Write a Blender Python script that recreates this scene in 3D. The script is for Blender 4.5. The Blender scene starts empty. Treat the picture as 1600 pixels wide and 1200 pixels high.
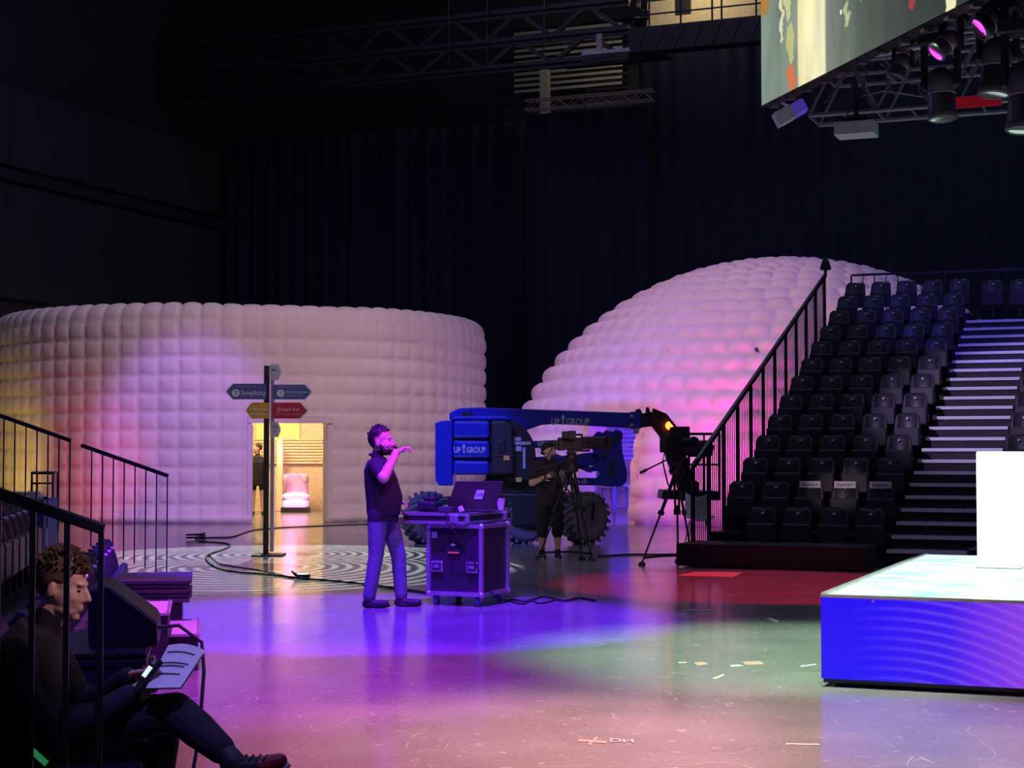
import bpy, bmesh, math, random
import numpy as np
from mathutils import Vector, Matrix, Euler
random.seed(7)
S = bpy.context.scene
C = S.collection
PI = math.pi
# ------------------------------------------------------------------ camera
F = 2600.0; H = 1.58; HOR = 705.0
PITCH = math.atan((HOR-600)/F)
cam = bpy.data.cameras.new('camera'); co = bpy.data.objects.new('camera', cam); C.objects.link(co)
cam.sensor_fit = 'HORIZONTAL'; cam.sensor_width = 36; cam.lens = F/1600*36; cam.clip_end = 300
co.location = (0,0,H); co.rotation_euler = (PI/2+PITCH,0,0); S.camera = co
FW = Vector((0,math.cos(PITCH),math.sin(PITCH))); UPV = Vector((0,-math.sin(PITCH),math.cos(PITCH))); RT = Vector((1,0,0))
def ray(px,py): return FW + RT*((px-800)/F) + UPV*((600-py)/F)
def at(px,py,Y):
    d = ray(px,py); return Vector((0,0,H)) + d*(Y/d.y)
def gnd(px,py,z=0.0):
    d = ray(px,py); return Vector((0,0,H)) + d*((z-H)/d.z)
TH = math.radians(22)
U = Vector((math.cos(TH),-math.sin(TH),0)); V = Vector((math.sin(TH),math.cos(TH),0)); ZZ = Vector((0,0,1))
def hall(s,d,z=0): return U*s + V*d + ZZ*z
# ------------------------------------------------------------------ world, exposure, main lights
S.view_settings.view_transform = 'Standard'; S.view_settings.look = 'None'
S.view_settings.exposure = 0.0; S.view_settings.gamma = 1.0; S.view_settings.use_curve_mapping = False
W = bpy.data.worlds.new('world'); S.world = W; W.use_nodes = True
bgn = W.node_tree.nodes['Background']; bgn.inputs[0].default_value = (0.22,0.24,0.62,1); bgn.inputs[1].default_value = 0.08
def spot(name, loc, tgt, power, col, size_deg, blend=.3, rad=.15):
    l = bpy.data.lights.new(name,'SPOT'); l.energy = power; l.color = col; l.spot_size = math.radians(size_deg)
    l.spot_blend = blend; l.shadow_soft_size = rad
    o = bpy.data.objects.new(name,l); C.objects.link(o); o.location = loc
    o.rotation_euler = (Vector(tgt)-Vector(loc)).to_track_quat('-Z','Y').to_euler(); return o
def point(name, loc, power, col, rad=.2):
    l = bpy.data.lights.new(name,'POINT'); l.energy = power; l.color = col; l.shadow_soft_size = rad
    o = bpy.data.objects.new(name,l); C.objects.link(o); o.location = loc; return o
# unseen blue area lights added overhead as ambient fill for the hall
def ambient_fill(x,y,p=290):
    l=bpy.data.lights.new('ambient_fill_light','AREA'); l.shape='SQUARE'; l.size=6; l.energy=p; l.color=(.50,.52,1)
    o=bpy.data.objects.new('ambient_fill_light',l); C.objects.link(o); o.location=(x,y,20.5)
for hx,hy in ((-12,34),(2,40),(16,34),(-4,16),(10,16)): ambient_fill(hx,hy)
# rig spots: floor washes
spot('wash_spot', (-1.6,13.5,11.0), (-1.3,15.6,0), 26000, (.14,.0,1.0), 30, .34)
spot('wash_spot', (-2.2,10.5,10.0), (-1.7,11.6,0), 8600, (.78,.06,1), 30, 1.)
spot('wash_spot', (.6,8.5,10.0), (-.15,9.0,0), 7800, (1,.19,.33), 26, .9)
spot('wash_spot', (2.0,9.0,10.0), (1.4,9.3,0), 9000, (1,.74,.58), 32, .95)
spot('wash_spot', (1.8,11.5,10.5), (2.35,13.0,0), 11500, (.66,1,.62), 29, .75)
spot('wash_spot', (4.4,17.0,10.0), (3.0,19.6,0), 5200, (1,.0,.06), 28, .3)
spot('wash_spot', (-1.0,14.0,10.0), (-2.5,26.0,0), 1100, (1,.72,.8), 46, .9)
# profile spots on the inflatables, hung on the centre rig
spot('profile_or_fill_spot', (1.5,24.0,12.0), (-6.0,37,2.6), 4000, (1,.54,.62), 50, .8, .3)
spot('profile_or_fill_spot', (-7.5,20.0,10.5), (-7.0,36.5,1.6), 6600, (.48,.17,1), 16, .55, .3)
spot('profile_or_fill_spot', (-4.5,26.0,13.5), (4.2,38,3.4), 6600, (1,.47,.50), 34, .6, .3)
spot('profile_or_fill_spot', (-3.0,22.0,11.0), (-2.6,36,2.5), 1400, (1,.58,.58), 20, .8, .3)
# stairs, boom lift, presenter and flight case specials
spot('profile_or_fill_spot', (-4.5,11.0,9.0), (7.9,27.0,2.6), 9000, (.62,.46,1), 12, .6, .2)
spot('profile_or_fill_spot', (6.0,16.0,11.0), (9.2,31.5,4.4), 3600, (.12,.06,1), 20, .6, .2)
spot('profile_or_fill_spot', (-5.0,19.0,9.0), (-1.0,28,1.4), 7500, (.06,.08,1), 14, .7, .2)
spot('profile_or_fill_spot', (1.7,13.0,6.5), (-1.2,17.0,1.45), 1500, (1,.02,.75), 8, .4, .1)
spot('profile_or_fill_spot', (-1.2,8.5,9.0), (-.7,16.9,.8), 4200, (.30,.10,1), 11, .6, .1)
spot('profile_or_fill_spot', (-3.0,2.0,9.0), (-2.6,10.0,.6), 2400, (.14,.04,1), 34, .8, .1)
spot('profile_or_fill_spot', (3.0,3.6,6.0), (-1.74,6.4,1.06), 1150, (1,.62,.60), 4.6, .8, .15)  # added spot standing in for stage glow on the seated man's face
spot('profile_or_fill_spot', (-.6,3.0,8.0), (-1.15,6.4,.7), 1500, (.32,.22,1), 9, .7, .1)
spot('profile_or_fill_spot', (2.5,15.0,4.5), (.5,24.2,1.3), 500, (1,.62,.62), 6, .6, .1)  # added small warm spot to brighten the camera operator's face
spot('profile_or_fill_spot', (0.5,12.0,4.4), (4.7,24.1,1.15), 1500, (1,.72,.85), 4.2, .6, .1)  # added pinkish spot to brighten the second-row paper signs
def gobo(loc,tgt,power,col,size):
    o=spot('gobo_spot',loc,tgt,power,col,size,.12,.02); l=o.data; l.use_nodes=True; nt=l.node_tree; em=nt.nodes['Emission']
    tc=nt.nodes.new('ShaderNodeTexCoord'); sp=nt.nodes.new('ShaderNodeSeparateXYZ'); nt.links.new(tc.outputs['Normal'],sp.inputs[0])
    def mm(op,a,b=None):
        n=nt.nodes.new('ShaderNodeMath'); n.operation=op
        for i,x in enumerate((a,b)):
            if x is None: continue
            if isinstance(x,(int,float)): n.inputs[i].default_value=x
            else: nt.links.new(x,n.inputs[i])
        return n.outputs[0]
    x=mm('DIVIDE',sp.outputs[0],sp.outputs[2]); y=mm('DIVIDE',sp.outputs[1],sp.outputs[2]); tot=None
    for cy,op in ((.075,'GREATER_THAN'),(-.085,'LESS_THAN')):
        r=mm('SQRT',mm('ADD',mm('POWER',x,2),mm('POWER',mm('SUBTRACT',y,cy),2)))
        ring=mm('MULTIPLY',mm('MULTIPLY',mm('GREATER_THAN',mm('SINE',mm('MULTIPLY',r,470)),.1),mm(op,y,-.005)),mm('MULTIPLY',mm('GREATER_THAN',r,.035),mm('LESS_THAN',r,.25))); tot=ring if tot is None else mm('MAXIMUM',tot,ring)
    nt.links.new(mm('ADD',mm('MULTIPLY',tot,2.2),.12),em.inputs['Strength'])
gobo((-3.6,33.0,10.5),gnd(430,874),10500,(.84,1,.95),30)
# ------------------------------------------------------------------ materials
MATS = {}
def mat(name, col=(.5,.5,.5), rough=.5, metal=0., var=.12, scale=14., emit=None, es=0., bump=0., spec=.5, coat=0.):
    if name in MATS: return MATS[name]
    m = bpy.data.materials.new(name); m.use_nodes = True; nt = m.node_tree; b = nt.nodes['Principled BSDF']
    b.inputs['Roughness'].default_value = rough; b.inputs['Metallic'].default_value = metal
    b.inputs['Specular IOR Level'].default_value = spec; b.inputs['Coat Weight'].default_value = coat
    tc = nt.nodes.new('ShaderNodeTexCoord'); n = nt.nodes.new('ShaderNodeTexNoise'); n.inputs['Scale'].default_value = scale
    n.inputs['Detail'].default_value = 3
    nt.links.new(tc.outputs['Object'], n.inputs['Vector'])
    r = nt.nodes.new('ShaderNodeValToRGB'); a, c2 = r.color_ramp.elements
    a.position = .3; c2.position = .7
    a.color = (*[max(0,x*(1-var)) for x in col],1); c2.color = (*[min(1,x*(1+var)) for x in col],1)
    nt.links.new(n.outputs['Fac'], r.inputs['Fac']); nt.links.new(r.outputs['Color'], b.inputs['Base Color'])
    if emit: b.inputs['Emission Color'].default_value = (*emit,1); b.inputs['Emission Strength'].default_value = es
    if bump:
        bp = nt.nodes.new('ShaderNodeBump'); bp.inputs['Strength'].default_value = bump; bp.inputs['Distance'].default_value = .01
        nt.links.new(n.outputs['Fac'], bp.inputs['Height']); nt.links.new(bp.outputs['Normal'], b.inputs['Normal'])
    MATS[name] = m; return m
M = dict(
 black=mat('black_paint',(.012,.012,.014),.45), steel=mat('dark_steel',(.05,.05,.055),.4,.6), grip=mat('black_plastic',(.02,.02,.023),.5),
 seat=mat('seat_plastic',(.030,.029,.034),.42), alu=mat('aluminium',(.62,.62,.65),.35,.75), white=mat('white_paint',(.75,.75,.75),.5),
 blue=mat('blue_machine_paint',(.009,.018,.40),.32,coat=.3), tyre=mat('tyre_rubber',(.15,.14,.16),.75,bump=.3), drape=mat('molton_with_haze',(.018,.020,.042),.95,scale=3),  # drape blue holds the hall's haze veil, put into the base colour
 skin=mat('skin',(.60,.36,.28),.5,var=.08), jeans=mat('denim',(.13,.14,.19),.85,scale=60,var=.25,bump=.2), tee=mat('black_cotton',(.014,.013,.02),.9),
 shoe=mat('black_shoe',(.02,.02,.022),.6), hair=mat('dark_hair',(.02,.013,.01),.7,scale=80,var=.5), brown=mat('brown_hair',(.10,.055,.03),.7,scale=80,var=.5),
 hood=mat('dark_jacket',(.009,.009,.016),.85,bump=.2), trouser=mat('dark_trousers',(.014,.013,.02),.9,bump=.15), paper=mat('paper',(.8,.8,.82),.7,var=.04),
 ink=mat('ink',(.02,.02,.03),.7), red=mat('red_sign',(.55,.02,.05),.5), yellow=mat('yellow_sign',(.62,.33,.03),.5), navy=mat('blue_sign',(.10,.11,.33),.5),
 whsign=mat('grey_white_sign',(.50,.50,.54),.5), orange=mat('orange_label',(.85,.50,.08),.5), wood=mat('case_laminate',(.03,.026,.036),.5,scale=6), cable=mat('cable_rubber',(.012,.012,.013),.6),
 concrete=mat('grey_wall_paint',(.034,.032,.038),.9,scale=1.5), wallblack=mat('black_wall',(.02,.02,.028),.95,scale=1.2), truss=mat('truss_grey',(.17,.17,.18),.4,.4), lens=mat('lens_glass',(.02,.02,.03),.08), tape=mat('white_tape',(.48,.48,.48),.6), pinktape=mat('pink_tape',(.55,.30,.28),.6),
 green=mat('green_sticker',(.05,.6,.2),.5,emit=(.05,.6,.2),es=.25), pinks=mat('pink_sticker',(.8,.35,.45),.5), phone_lcd=mat('phone_screen',(.8,.85,.8),.3,emit=(.75,.9,.75),es=.9),
 redlamp=mat('red_lamp',(.8,.1,.02),.3,emit=(1,.12,.02),es=7.), magl=mat('magenta_lens',(.8,.1,.7),.3,emit=(1,.03,.75),es=5.), palel=mat('pale_lens',(.55,.65,.58),.2,emit=(.55,.75,.62),es=.45),
 greyhead=mat('fixture_grey',(.06,.06,.066),.4), silver=mat('silver_box',(.45,.45,.48),.4,.3), purplebox=mat('violet_panel',(.16,.08,.55),.4,emit=(.12,.05,.6),es=.25),
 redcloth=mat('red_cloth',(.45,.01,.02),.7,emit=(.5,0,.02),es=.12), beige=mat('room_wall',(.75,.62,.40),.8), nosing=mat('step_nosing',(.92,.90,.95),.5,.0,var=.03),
 stair=mat('stair_carpet',(.05,.05,.055),.9), pinkglow=mat('pink_lit_glow',(1,.6,.9),.4,emit=(1,.38,.95),es=1.15), pinkfab=mat('pink_upholstery',(.8,.45,.7),.7),  # pink light on the armchair is put into its material as emission
 amber=mat('amber_panel',(.9,.6,.2),.6,emit=(1,.62,.16),es=.35), gold=mat('warm_curtain',(.9,.72,.4),.7), blueglow=mat('blue_led',(.1,.1,1),.4,emit=(.10,.06,1),es=4.), laptop=mat('laptop_lid',(.045,.025,.03),.4),
 shoered=mat('red_leather',(.35,.03,.04),.35), cup=mat('paper_cup',(.75,.6,.5),.6), sole=mat('white_sole',(.8,.75,.75),.6), eye=mat('eye',(.03,.02,.02),.2), grating=mat('grey_steel',(.35,.34,.30),.5,.2))
def node_mat(name): 
    m = bpy.data.materials.new(name); m.use_nodes = True; return m, m.node_tree, m.node_tree.nodes['Principled BSDF']
def N(nt, t, **kw):
    n = nt.nodes.new(t)
    for k,v in kw.items(): setattr(n,k,v)
    return n
def math_n(nt, op, a, b=None):
    n = N(nt,'ShaderNodeMath',operation=op)
    for i,x in enumerate((a,b)):
        if x is None: continue
        if isinstance(x,(int,float)): n.inputs[i].default_value = x
        else: nt.links.new(x,n.inputs[i])
    return n.outputs[0]
# inflatable fabric: white nylon with a little light coming through
def fabric():
    m, nt, b = node_mat('inflatable_nylon'); out = nt.nodes['Material Output']
    tc = N(nt,'ShaderNodeTexCoord'); n = N(nt,'ShaderNodeTexNoise'); n.inputs['Scale'].default_value = 1.3; n.inputs['Detail'].default_value = 6
    nt.links.new(tc.outputs['Object'],n.inputs['Vector'])
    r = N(nt,'ShaderNodeValToRGB'); r.color_ramp.elements[0].color = (.70,.68,.70,1); r.color_ramp.elements[1].color = (.84,.82,.84,1)
    nt.links.new(n.outputs['Fac'],r.inputs['Fac']); nt.links.new(r.outputs[0],b.inputs['Base Color']); b.inputs['Roughness'].default_value = .55
    tr = N(nt,'ShaderNodeBsdfTranslucent'); tr.inputs[0].default_value = (.9,.85,.88,1)
    mx = N(nt,'ShaderNodeMixShader'); mx.inputs[0].default_value = .14
    nt.links.new(b.outputs[0],mx.inputs[1]); nt.links.new(tr.outputs[0],mx.inputs[2]); nt.links.new(mx.outputs[0],out.inputs[0]); return m
M['nylon'] = fabric()
def floor_mat():
    m, nt, b = node_mat('hall_floor'); tc = N(nt,'ShaderNodeTexCoord')
    def noise(scale, sx, sy, det=4, rot=0):
        mp = N(nt,'ShaderNodeMapping'); mp.inputs['Scale'].default_value = (sx,sy,1); mp.inputs['Rotation'].default_value = (0,0,rot)
        nt.links.new(tc.outputs['Object'],mp.inputs['Vector']); n = N(nt,'ShaderNodeTexNoise'); n.inputs['Scale'].default_value = scale; n.inputs['Detail'].default_value = det
        nt.links.new(mp.outputs[0],n.inputs['Vector']); return n.outputs['Fac']
    base = noise(1.2,1,1,6); fine = noise(30,1,1,5)
    mixv = math_n(nt,'ADD',math_n(nt,'MULTIPLY',base,.6),math_n(nt,'MULTIPLY',fine,.4))
    r = N(nt,'ShaderNodeValToRGB'); r.color_ramp.elements[0].position=.35; r.color_ramp.elements[1].position=.65
    r.color_ramp.elements[0].color=(.185,.185,.19,1); r.color_ramp.elements[1].color=(.27,.27,.275,1); nt.links.new(mixv,r.inputs['Fac'])
    # scratches: thin iso-lines of a stretched noise, broken up by a second noise
    tot = None
    for k,(sx,sy,rot) in enumerate(((.9,.35,.3),(.4,1.1,-.5),(.7,.7,1.2))):
        s = noise(1.6,sx,sy,1.5,rot); line = math_n(nt,'LESS_THAN',math_n(nt,'ABSOLUTE',math_n(nt,'SUBTRACT',s,.5+.03*k)),.0011)
        g = math_n(nt,'GREATER_THAN',noise(2.3,1,1,3,rot+k),.56); l2 = math_n(nt,'MULTIPLY',line,g)
        tot = l2 if tot is None else math_n(nt,'MAXIMUM',tot,l2)
    scuff = math_n(nt,'MULTIPLY',math_n(nt,'GREATER_THAN',noise(9,1,1,8),.66),.35)
    tot = math_n(nt,'MAXIMUM',math_n(nt,'MULTIPLY',tot,.7),scuff)
    mc = N(nt,'ShaderNodeMix',data_type='RGBA'); nt.links.new(tot,mc.inputs[0]); nt.links.new(r.outputs[0],mc.inputs[6]); mc.inputs[7].default_value=(.52,.52,.52,1)
    nt.links.new(mc.outputs[2],b.inputs['Base Color'])
    rr = math_n(nt,'ADD',.11,math_n(nt,'MULTIPLY',mixv,.13)); nt.links.new(rr,b.inputs['Roughness'])
    b.inputs['Specular IOR Level'].default_value = .42
    bp = N(nt,'ShaderNodeBump'); bp.inputs['Strength'].default_value=.10; bp.inputs['Distance'].default_value=.004
    nt.links.new(noise(14,.35,1.6,3,-TH),bp.inputs['Height']); nt.links.new(bp.outputs[0],b.inputs['Normal']); return m
M['floor'] = floor_mat()
def led_front():
    m, nt, b = node_mat('led_front_screen'); tc = N(nt,'ShaderNodeTexCoord'); sp = N(nt,'ShaderNodeSeparateXYZ'); nt.links.new(tc.outputs['Object'],sp.inputs[0])
    x, z = sp.outputs[0], sp.outputs[2]
    dx = math_n(nt,'SUBTRACT',x,.45); dz = math_n(nt,'SUBTRACT',z,-1.0)
    rad = math_n(nt,'SQRT',math_n(nt,'ADD',math_n(nt,'POWER',math_n(nt,'MULTIPLY',dx,.85),2),math_n(nt,'POWER',dz,2)))
    ring = math_n(nt,'POWER',math_n(nt,'ABSOLUTE',math_n(nt,'SINE',math_n(nt,'MULTIPLY',rad,48))),6)
    fade = N(nt,'ShaderNodeMapRange'); fade.inputs[1].default_value=.2; fade.inputs[2].default_value=.75; nt.links.new(x,fade.inputs[0])
    g = N(nt,'ShaderNodeValToRGB'); e=g.color_ramp.elements; e[0].color=(.012,.0,.95,1); e[1].color=(.30,.05,.80,1); e[0].position=.25; e[1].position=1
    e2=g.color_ramp.elements.new(.6); e2.color=(.045,.004,.90,1)
    xr = math_n(nt,'MULTIPLY',x,.72); nt.links.new(xr,g.inputs['Fac'])
    mx = N(nt,'ShaderNodeMix',data_type='RGBA'); nt.links.new(math_n(nt,'MULTIPLY',math_n(nt,'MULTIPLY',ring,fade.outputs[0]),.16),mx.inputs[0])
    nt.links.new(g.outputs[0],mx.inputs[6]); mx.inputs[7].default_value=(.45,.25,1,1)
    b.inputs['Base Color'].default_value=(.01,.01,.02,1); b.inputs['Roughness'].default_value=.25
    nt.links.new(mx.outputs[2],b.inputs['Emission Color']); b.inputs['Emission Strength'].default_value=.95; return m
def led_top():
    m, nt, b = node_mat('led_top_screen'); tc = N(nt,'ShaderNodeTexCoord'); mp = N(nt,'ShaderNodeMapping'); mp.inputs['Scale'].default_value=(1.2,2.6,1)
    nt.links.new(tc.outputs['Object'],mp.inputs[0]); n = N(nt,'ShaderNodeTexNoise'); n.inputs['Scale'].default_value=1.8; n.inputs['Detail'].default_value=5; nt.links.new(mp.outputs[0],n.inputs[0])
    r = N(nt,'ShaderNodeValToRGB'); e=r.color_ramp.elements; e[0].position=.36; e[0].color=(.36,.80,.68,1); e[1].position=.62; e[1].color=(1,1,1,1)
    nt.links.new(n.outputs['Fac'],r.inputs[0]); nt.links.new(r.outputs[0],b.inputs['Emission Color']); b.inputs['Emission Strength'].default_value=1.25
    b.inputs['Base Color'].default_value=(.05,.05,.05,1); return m
M['ledfront']=led_front(); M['ledtop']=led_top()
M['plinth']=mat('lit_white_acrylic',(.9,.9,.9),.4,emit=(1,1,1),es=1.6)
M['screen_bg']=None
def screen_mat():
    m, nt, b = node_mat('overhead_led_picture'); tc = N(nt,'ShaderNodeTexCoord'); sp = N(nt,'ShaderNodeSeparateXYZ'); nt.links.new(tc.outputs['Object'],sp.inputs[0])
    x, z = sp.outputs[0], sp.outputs[2]
    r = N(nt,'ShaderNodeValToRGB'); nt.links.new(math_n(nt,'MULTIPLY',x,.22),r.inputs[0])
    cr=r.color_ramp; cr.interpolation='LINEAR'; cr.elements[0].position=0; cr.elements[0].color=(.27,.36,.29,1); cr.elements[1].position=1; cr.elements[1].color=(.04,.05,.045,1)
    for p,c in ((.10,(.20,.26,.22)),(.183,(.27,.33,.26)),(.19,(.95,.88,.50)),(.312,(1,.96,.62)),(.318,(.24,.30,.24)),(.45,(.13,.16,.13)),(.65,(.045,.055,.05)),(.8,(.03,.035,.03))):
        q=cr.elements.new(p); q.color=(*c,1)
    n = N(nt,'ShaderNodeTexNoise'); n.inputs['Scale'].default_value=1.2; n.inputs['Detail'].default_value=4
    mp = N(nt,'ShaderNodeMapping'); mp.inputs['Scale'].default_value=(2.5,1,.8); nt.links.new(tc.outputs['Object'],mp.inputs[0]); nt.links.new(mp.outputs[0],n.inputs[0])
    mx = N(nt,'ShaderNodeMix',data_type='RGBA',blend_type='MULTIPLY'); mx.inputs[0].default_value=.7; nt.links.new(r.outputs[0],mx.inputs[6])
    r2=N(nt,'ShaderNodeValToRGB'); r2.color_ramp.elements[0].position=.3; r2.color_ramp.elements[0].color=(.6,.6,.6,1); r2.color_ramp.elements[1].position=.65; r2.color_ramp.elements[1].color=(1.15,1.15,1.1,1)
    nt.links.new(n.outputs['Fac'],r2.inputs[0]); nt.links.new(r2.outputs[0],mx.inputs[7])
    col = mx.outputs[2]
    wn=N(nt,'ShaderNodeTexNoise'); wn.inputs['Scale'].default_value=6; wn.inputs['Detail'].default_value=3; nt.links.new(tc.outputs['Object'],wn.inputs[0]); wo=math_n(nt,'MULTIPLY',math_n(nt,'SUBTRACT',wn.outputs['Fac'],.5),.30)
    x=math_n(nt,'ADD',x,wo); z=math_n(nt,'ADD',z,math_n(nt,'MULTIPLY',wo,-1.2))
    def blob(cx,cz,rx,rz,c,soft=.25):
        nonlocal col
        d = math_n(nt,'ADD',math_n(nt,'POWER',math_n(nt,'DIVIDE',math_n(nt,'SUBTRACT',x,cx),rx),2),math_n(nt,'POWER',math_n(nt,'DIVIDE',math_n(nt,'SUBTRACT',z,cz),rz),2))
        mr=N(nt,'ShaderNodeMapRange'); mr.inputs[1].default_value=1; mr.inputs[2].default_value=1-soft; mr.inputs[3].default_value=0; mr.inputs[4].default_value=1; nt.links.new(d,mr.inputs[0])
        q=N(nt,'ShaderNodeMix',data_type='RGBA'); nt.links.new(mr.outputs[0],q.inputs[0]); nt.links.new(col,q.inputs[6]); q.inputs[7].default_value=(*c,1); col=q.outputs[2]
    blob(.70,.44,.09,.20,(.55,.55,.22)); blob(.70,.12,.09,.14,(.70,.20,.08)); blob(.48,.72,.03,.26,(.75,.75,.45)); blob(.12,1.02,.20,.16,(.45,.22,.06)); blob(.62,.95,.10,.28,(.62,.60,.33))
    for bx,bz,rx,rz in ((1.85,.42,.05,.16),(2.15,.56,.04,.14),(1.55,.80,.06,.14)): blob(bx,bz,rx,rz,(.50,.56,.30),.6)
    for bx,bz in ((1.76,.45),(2.08,.58)): blob(bx,bz,.022,.022,(.9,.95,.8))
    blob(3.05,.22,.10,.07,(.35,.05,.05)); blob(3.62,.10,.10,.2,(.9,.85,.5))
    nt.links.new(col,b.inputs['Emission Color']); b.inputs['Emission Strength'].default_value=.95; b.inputs['Base Color'].default_value=(.02,.02,.02,1); return m
M['screen']=screen_mat()
# ------------------------------------------------------------------ mesh builder
def chain_loc(o):
    v = Vector((0,0,0))
    while o is not None: v += o.location; o = o.parent
    return v
def frame(d):
    d = d.normalized(); a = Vector((0,0,1)) if abs(d.z)<.95 else Vector((1,0,0)); x = a.cross(d).normalized(); return x, d.cross(x)
class MB:
    def __init__(s): s.v=[]; s.f=[]; s.sm=[]
    def add(s, vs, fs, smooth=False):
        o=len(s.v); s.v += [Vector(v) for v in vs]; s.f += [tuple(i+o for i in f) for f in fs]; s.sm += [smooth]*len(fs); return s
    def box(s, c, size, ax=None, bev=0):
        c=Vector(c); a=[Vector((1,0,0)),Vector((0,1,0)),Vector((0,0,1))] if ax is None else [Vector(q).normalized() for q in ax]
        h=[q/2 for q in size]; vs=[]
        for k in ((-1,-1,-1),(1,-1,-1),(1,1,-1),(-1,1,-1),(-1,-1,1),(1,-1,1),(1,1,1),(-1,1,1)): vs.append(c+a[0]*h[0]*k[0]+a[1]*h[1]*k[1]+a[2]*h[2]*k[2])
        return s.add(vs,[(0,3,2,1),(4,5,6,7),(0,1,5,4),(1,2,6,5),(2,3,7,6),(3,0,4,7)])
    def bar(s, p0, p1, w, t=None):
        p0=Vector(p0); p1=Vector(p1); d=p1-p0; x,y=frame(d); return s.box((p0+p1)/2,(w,t or w,d.length),(x,y,d))
    def cyl(s, p0, p1, r0, r1=None, n=12, cap=True, smooth=True):
        p0=Vector(p0); p1=Vector(p1); r1=r0 if r1 is None else r1; x,y=frame(p1-p0); vs=[]
        for p,r in ((p0,r0),(p1,r1)):
            for i in range(n): a=2*PI*i/n; vs.append(p+x*r*math.cos(a)+y*r*math.sin(a))
        s.add(vs,[(i,(i+1)%n,n+(i+1)%n,n+i) for i in range(n)],smooth)
        if cap: s.add(vs[:n],[tuple(range(n-1,-1,-1))]); s.add(vs[n:],[tuple(range(n))])
        return s
    def tube(s, pts, r, n=8, smooth=True):
        pts=[Vector(p) for p in pts]; L=len(pts); vs=[]
        for k,p in enumerate(pts):
            d=pts[min(k+1,L-1)]-pts[max(k-1,0)]; x,y=frame(d); rr=r[k] if isinstance(r,(list,tuple)) else r
            for i in range(n): a=2*PI*i/n; vs.append(p+x*rr*math.cos(a)+y*rr*math.sin(a))
        fs=[(k*n+i,k*n+(i+1)%n,(k+1)*n+(i+1)%n,(k+1)*n+i) for k in range(L-1) for i in range(n)]
        s.add(vs,fs,smooth); s.add(vs[:n],[tuple(range(n-1,-1,-1))]); s.add(vs[-n:],[tuple(range(n))]); return s
    def prism(s, poly, off):
        poly=[Vector(p) for p in poly]; n=len(poly); off=Vector(off); vs=poly+[p+off for p in poly]
        return s.add(vs,[tuple(range(n)),tuple(range(2*n-1,n-1,-1))]+[(i,n+i,n+(i+1)%n,(i+1)%n) for i in range(n)])
    def lathe(s, prof, c, axis=(0,0,1), n=20, smooth=True):
        c=Vector(c); d=Vector(axis).normalized(); x,y=frame(d); vs=[]
        for r,z in prof:
            for i in range(n): a=2*PI*i/n; vs.append(c+d*z+x*r*math.cos(a)+y*r*math.sin(a))
        L=len(prof); fs=[(k*n+i,k*n+(i+1)%n,(k+1)*n+(i+1)%n,(k+1)*n+i) for k in range(L-1) for i in range(n)]
        s.add(vs,fs,smooth)
        if prof[0][0]>1e-4: s.add(vs[:n],[tuple(range(n-1,-1,-1))])
        if prof[-1][0]>1e-4: s.add(vs[-n:],[tuple(range(n))])
        return s
    def ell(s, c, r, ax=None, nu=16, nv=10):
        c=Vector(c); a=[Vector((1,0,0)),Vector((0,1,0)),Vector((0,0,1))] if ax is None else [Vector(q).normalized() for q in ax]; vs=[]
        for j in range(nv+1):
            t=PI*j/nv
            for i in range(nu):
                p=2*PI*i/nu; vs.append(c+a[0]*r[0]*math.sin(t)*math.cos(p)+a[1]*r[1]*math.sin(t)*math.sin(p)+a[2]*r[2]*math.cos(t))
        return s.add(vs,[(j*nu+i,(j+1)*nu+i,(j+1)*nu+(i+1)%nu,j*nu+(i+1)%nu) for j in range(nv) for i in range(nu)],True)
    def mesh(s, name, m, loc=Vector((0,0,0)), fix=True):
        me=bpy.data.meshes.new(name); me.from_pydata([tuple(v-loc) for v in s.v],[],s.f)
        me.polygons.foreach_set('use_smooth',s.sm); 
        if fix:
            b=bmesh.new(); b.from_mesh(me); bmesh.ops.recalc_face_normals(b,faces=b.faces); b.to_mesh(me); b.free()
        me.materials.append(M[m] if isinstance(m,str) else m); me.update(); return me
    def build(s, name, m, parent=None, local=False, bev=0, fix=True):
        loc=Vector((0,0,0)) if (local or parent is None) else chain_loc(parent)
        o=bpy.data.objects.new(name,s.mesh(name,m,loc,fix)); C.objects.link(o); o.parent=parent
        if bev:
            q=o.modifiers.new('bevel','BEVEL'); q.width=bev; q.segments=2; q.limit_method='ANGLE'
        return o
def tag(o,label,cat,group=None,kind=None):
    if label: o['label']=label
    if cat: o['category']=cat
    if group: o['group']=group
    if kind: o['kind']=kind
    return o
def thing(name,label,cat,loc=(0,0,0),rz=0,group=None):
    o=bpy.data.objects.new(name,None); C.objects.link(o); o.location=loc; o.rotation_euler=(0,0,rz); o.empty_display_size=.1
    return tag(o,label,cat,group)
def center(o):                       # move a single mesh's origin to its base centre
    me=o.data; n=len(me.vertices); a=np.empty(n*3); me.vertices.foreach_get('co',a); a=a.reshape(-1,3)
    c=(a.min(0)+a.max(0))/2; c[2]=a[:,2].min(); a-=c; me.vertices.foreach_set('co',a.ravel()); o.location=Vector(c)+o.location; me.update(); return o
def single(name,mb,m,label,cat,group=None,bev=0): return center(tag(mb.build(name,m,bev=bev),label,cat,group))
def struct(name,mb,m,fix=True):
    o=mb.build(name,m,fix=fix); o['kind']='structure'; return o
def copy_tree(o,parent=None):
    c=o.copy(); C.objects.link(c); c.parent=parent
    for ch in list(o.children): copy_tree(ch,c)
    return c
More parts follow.
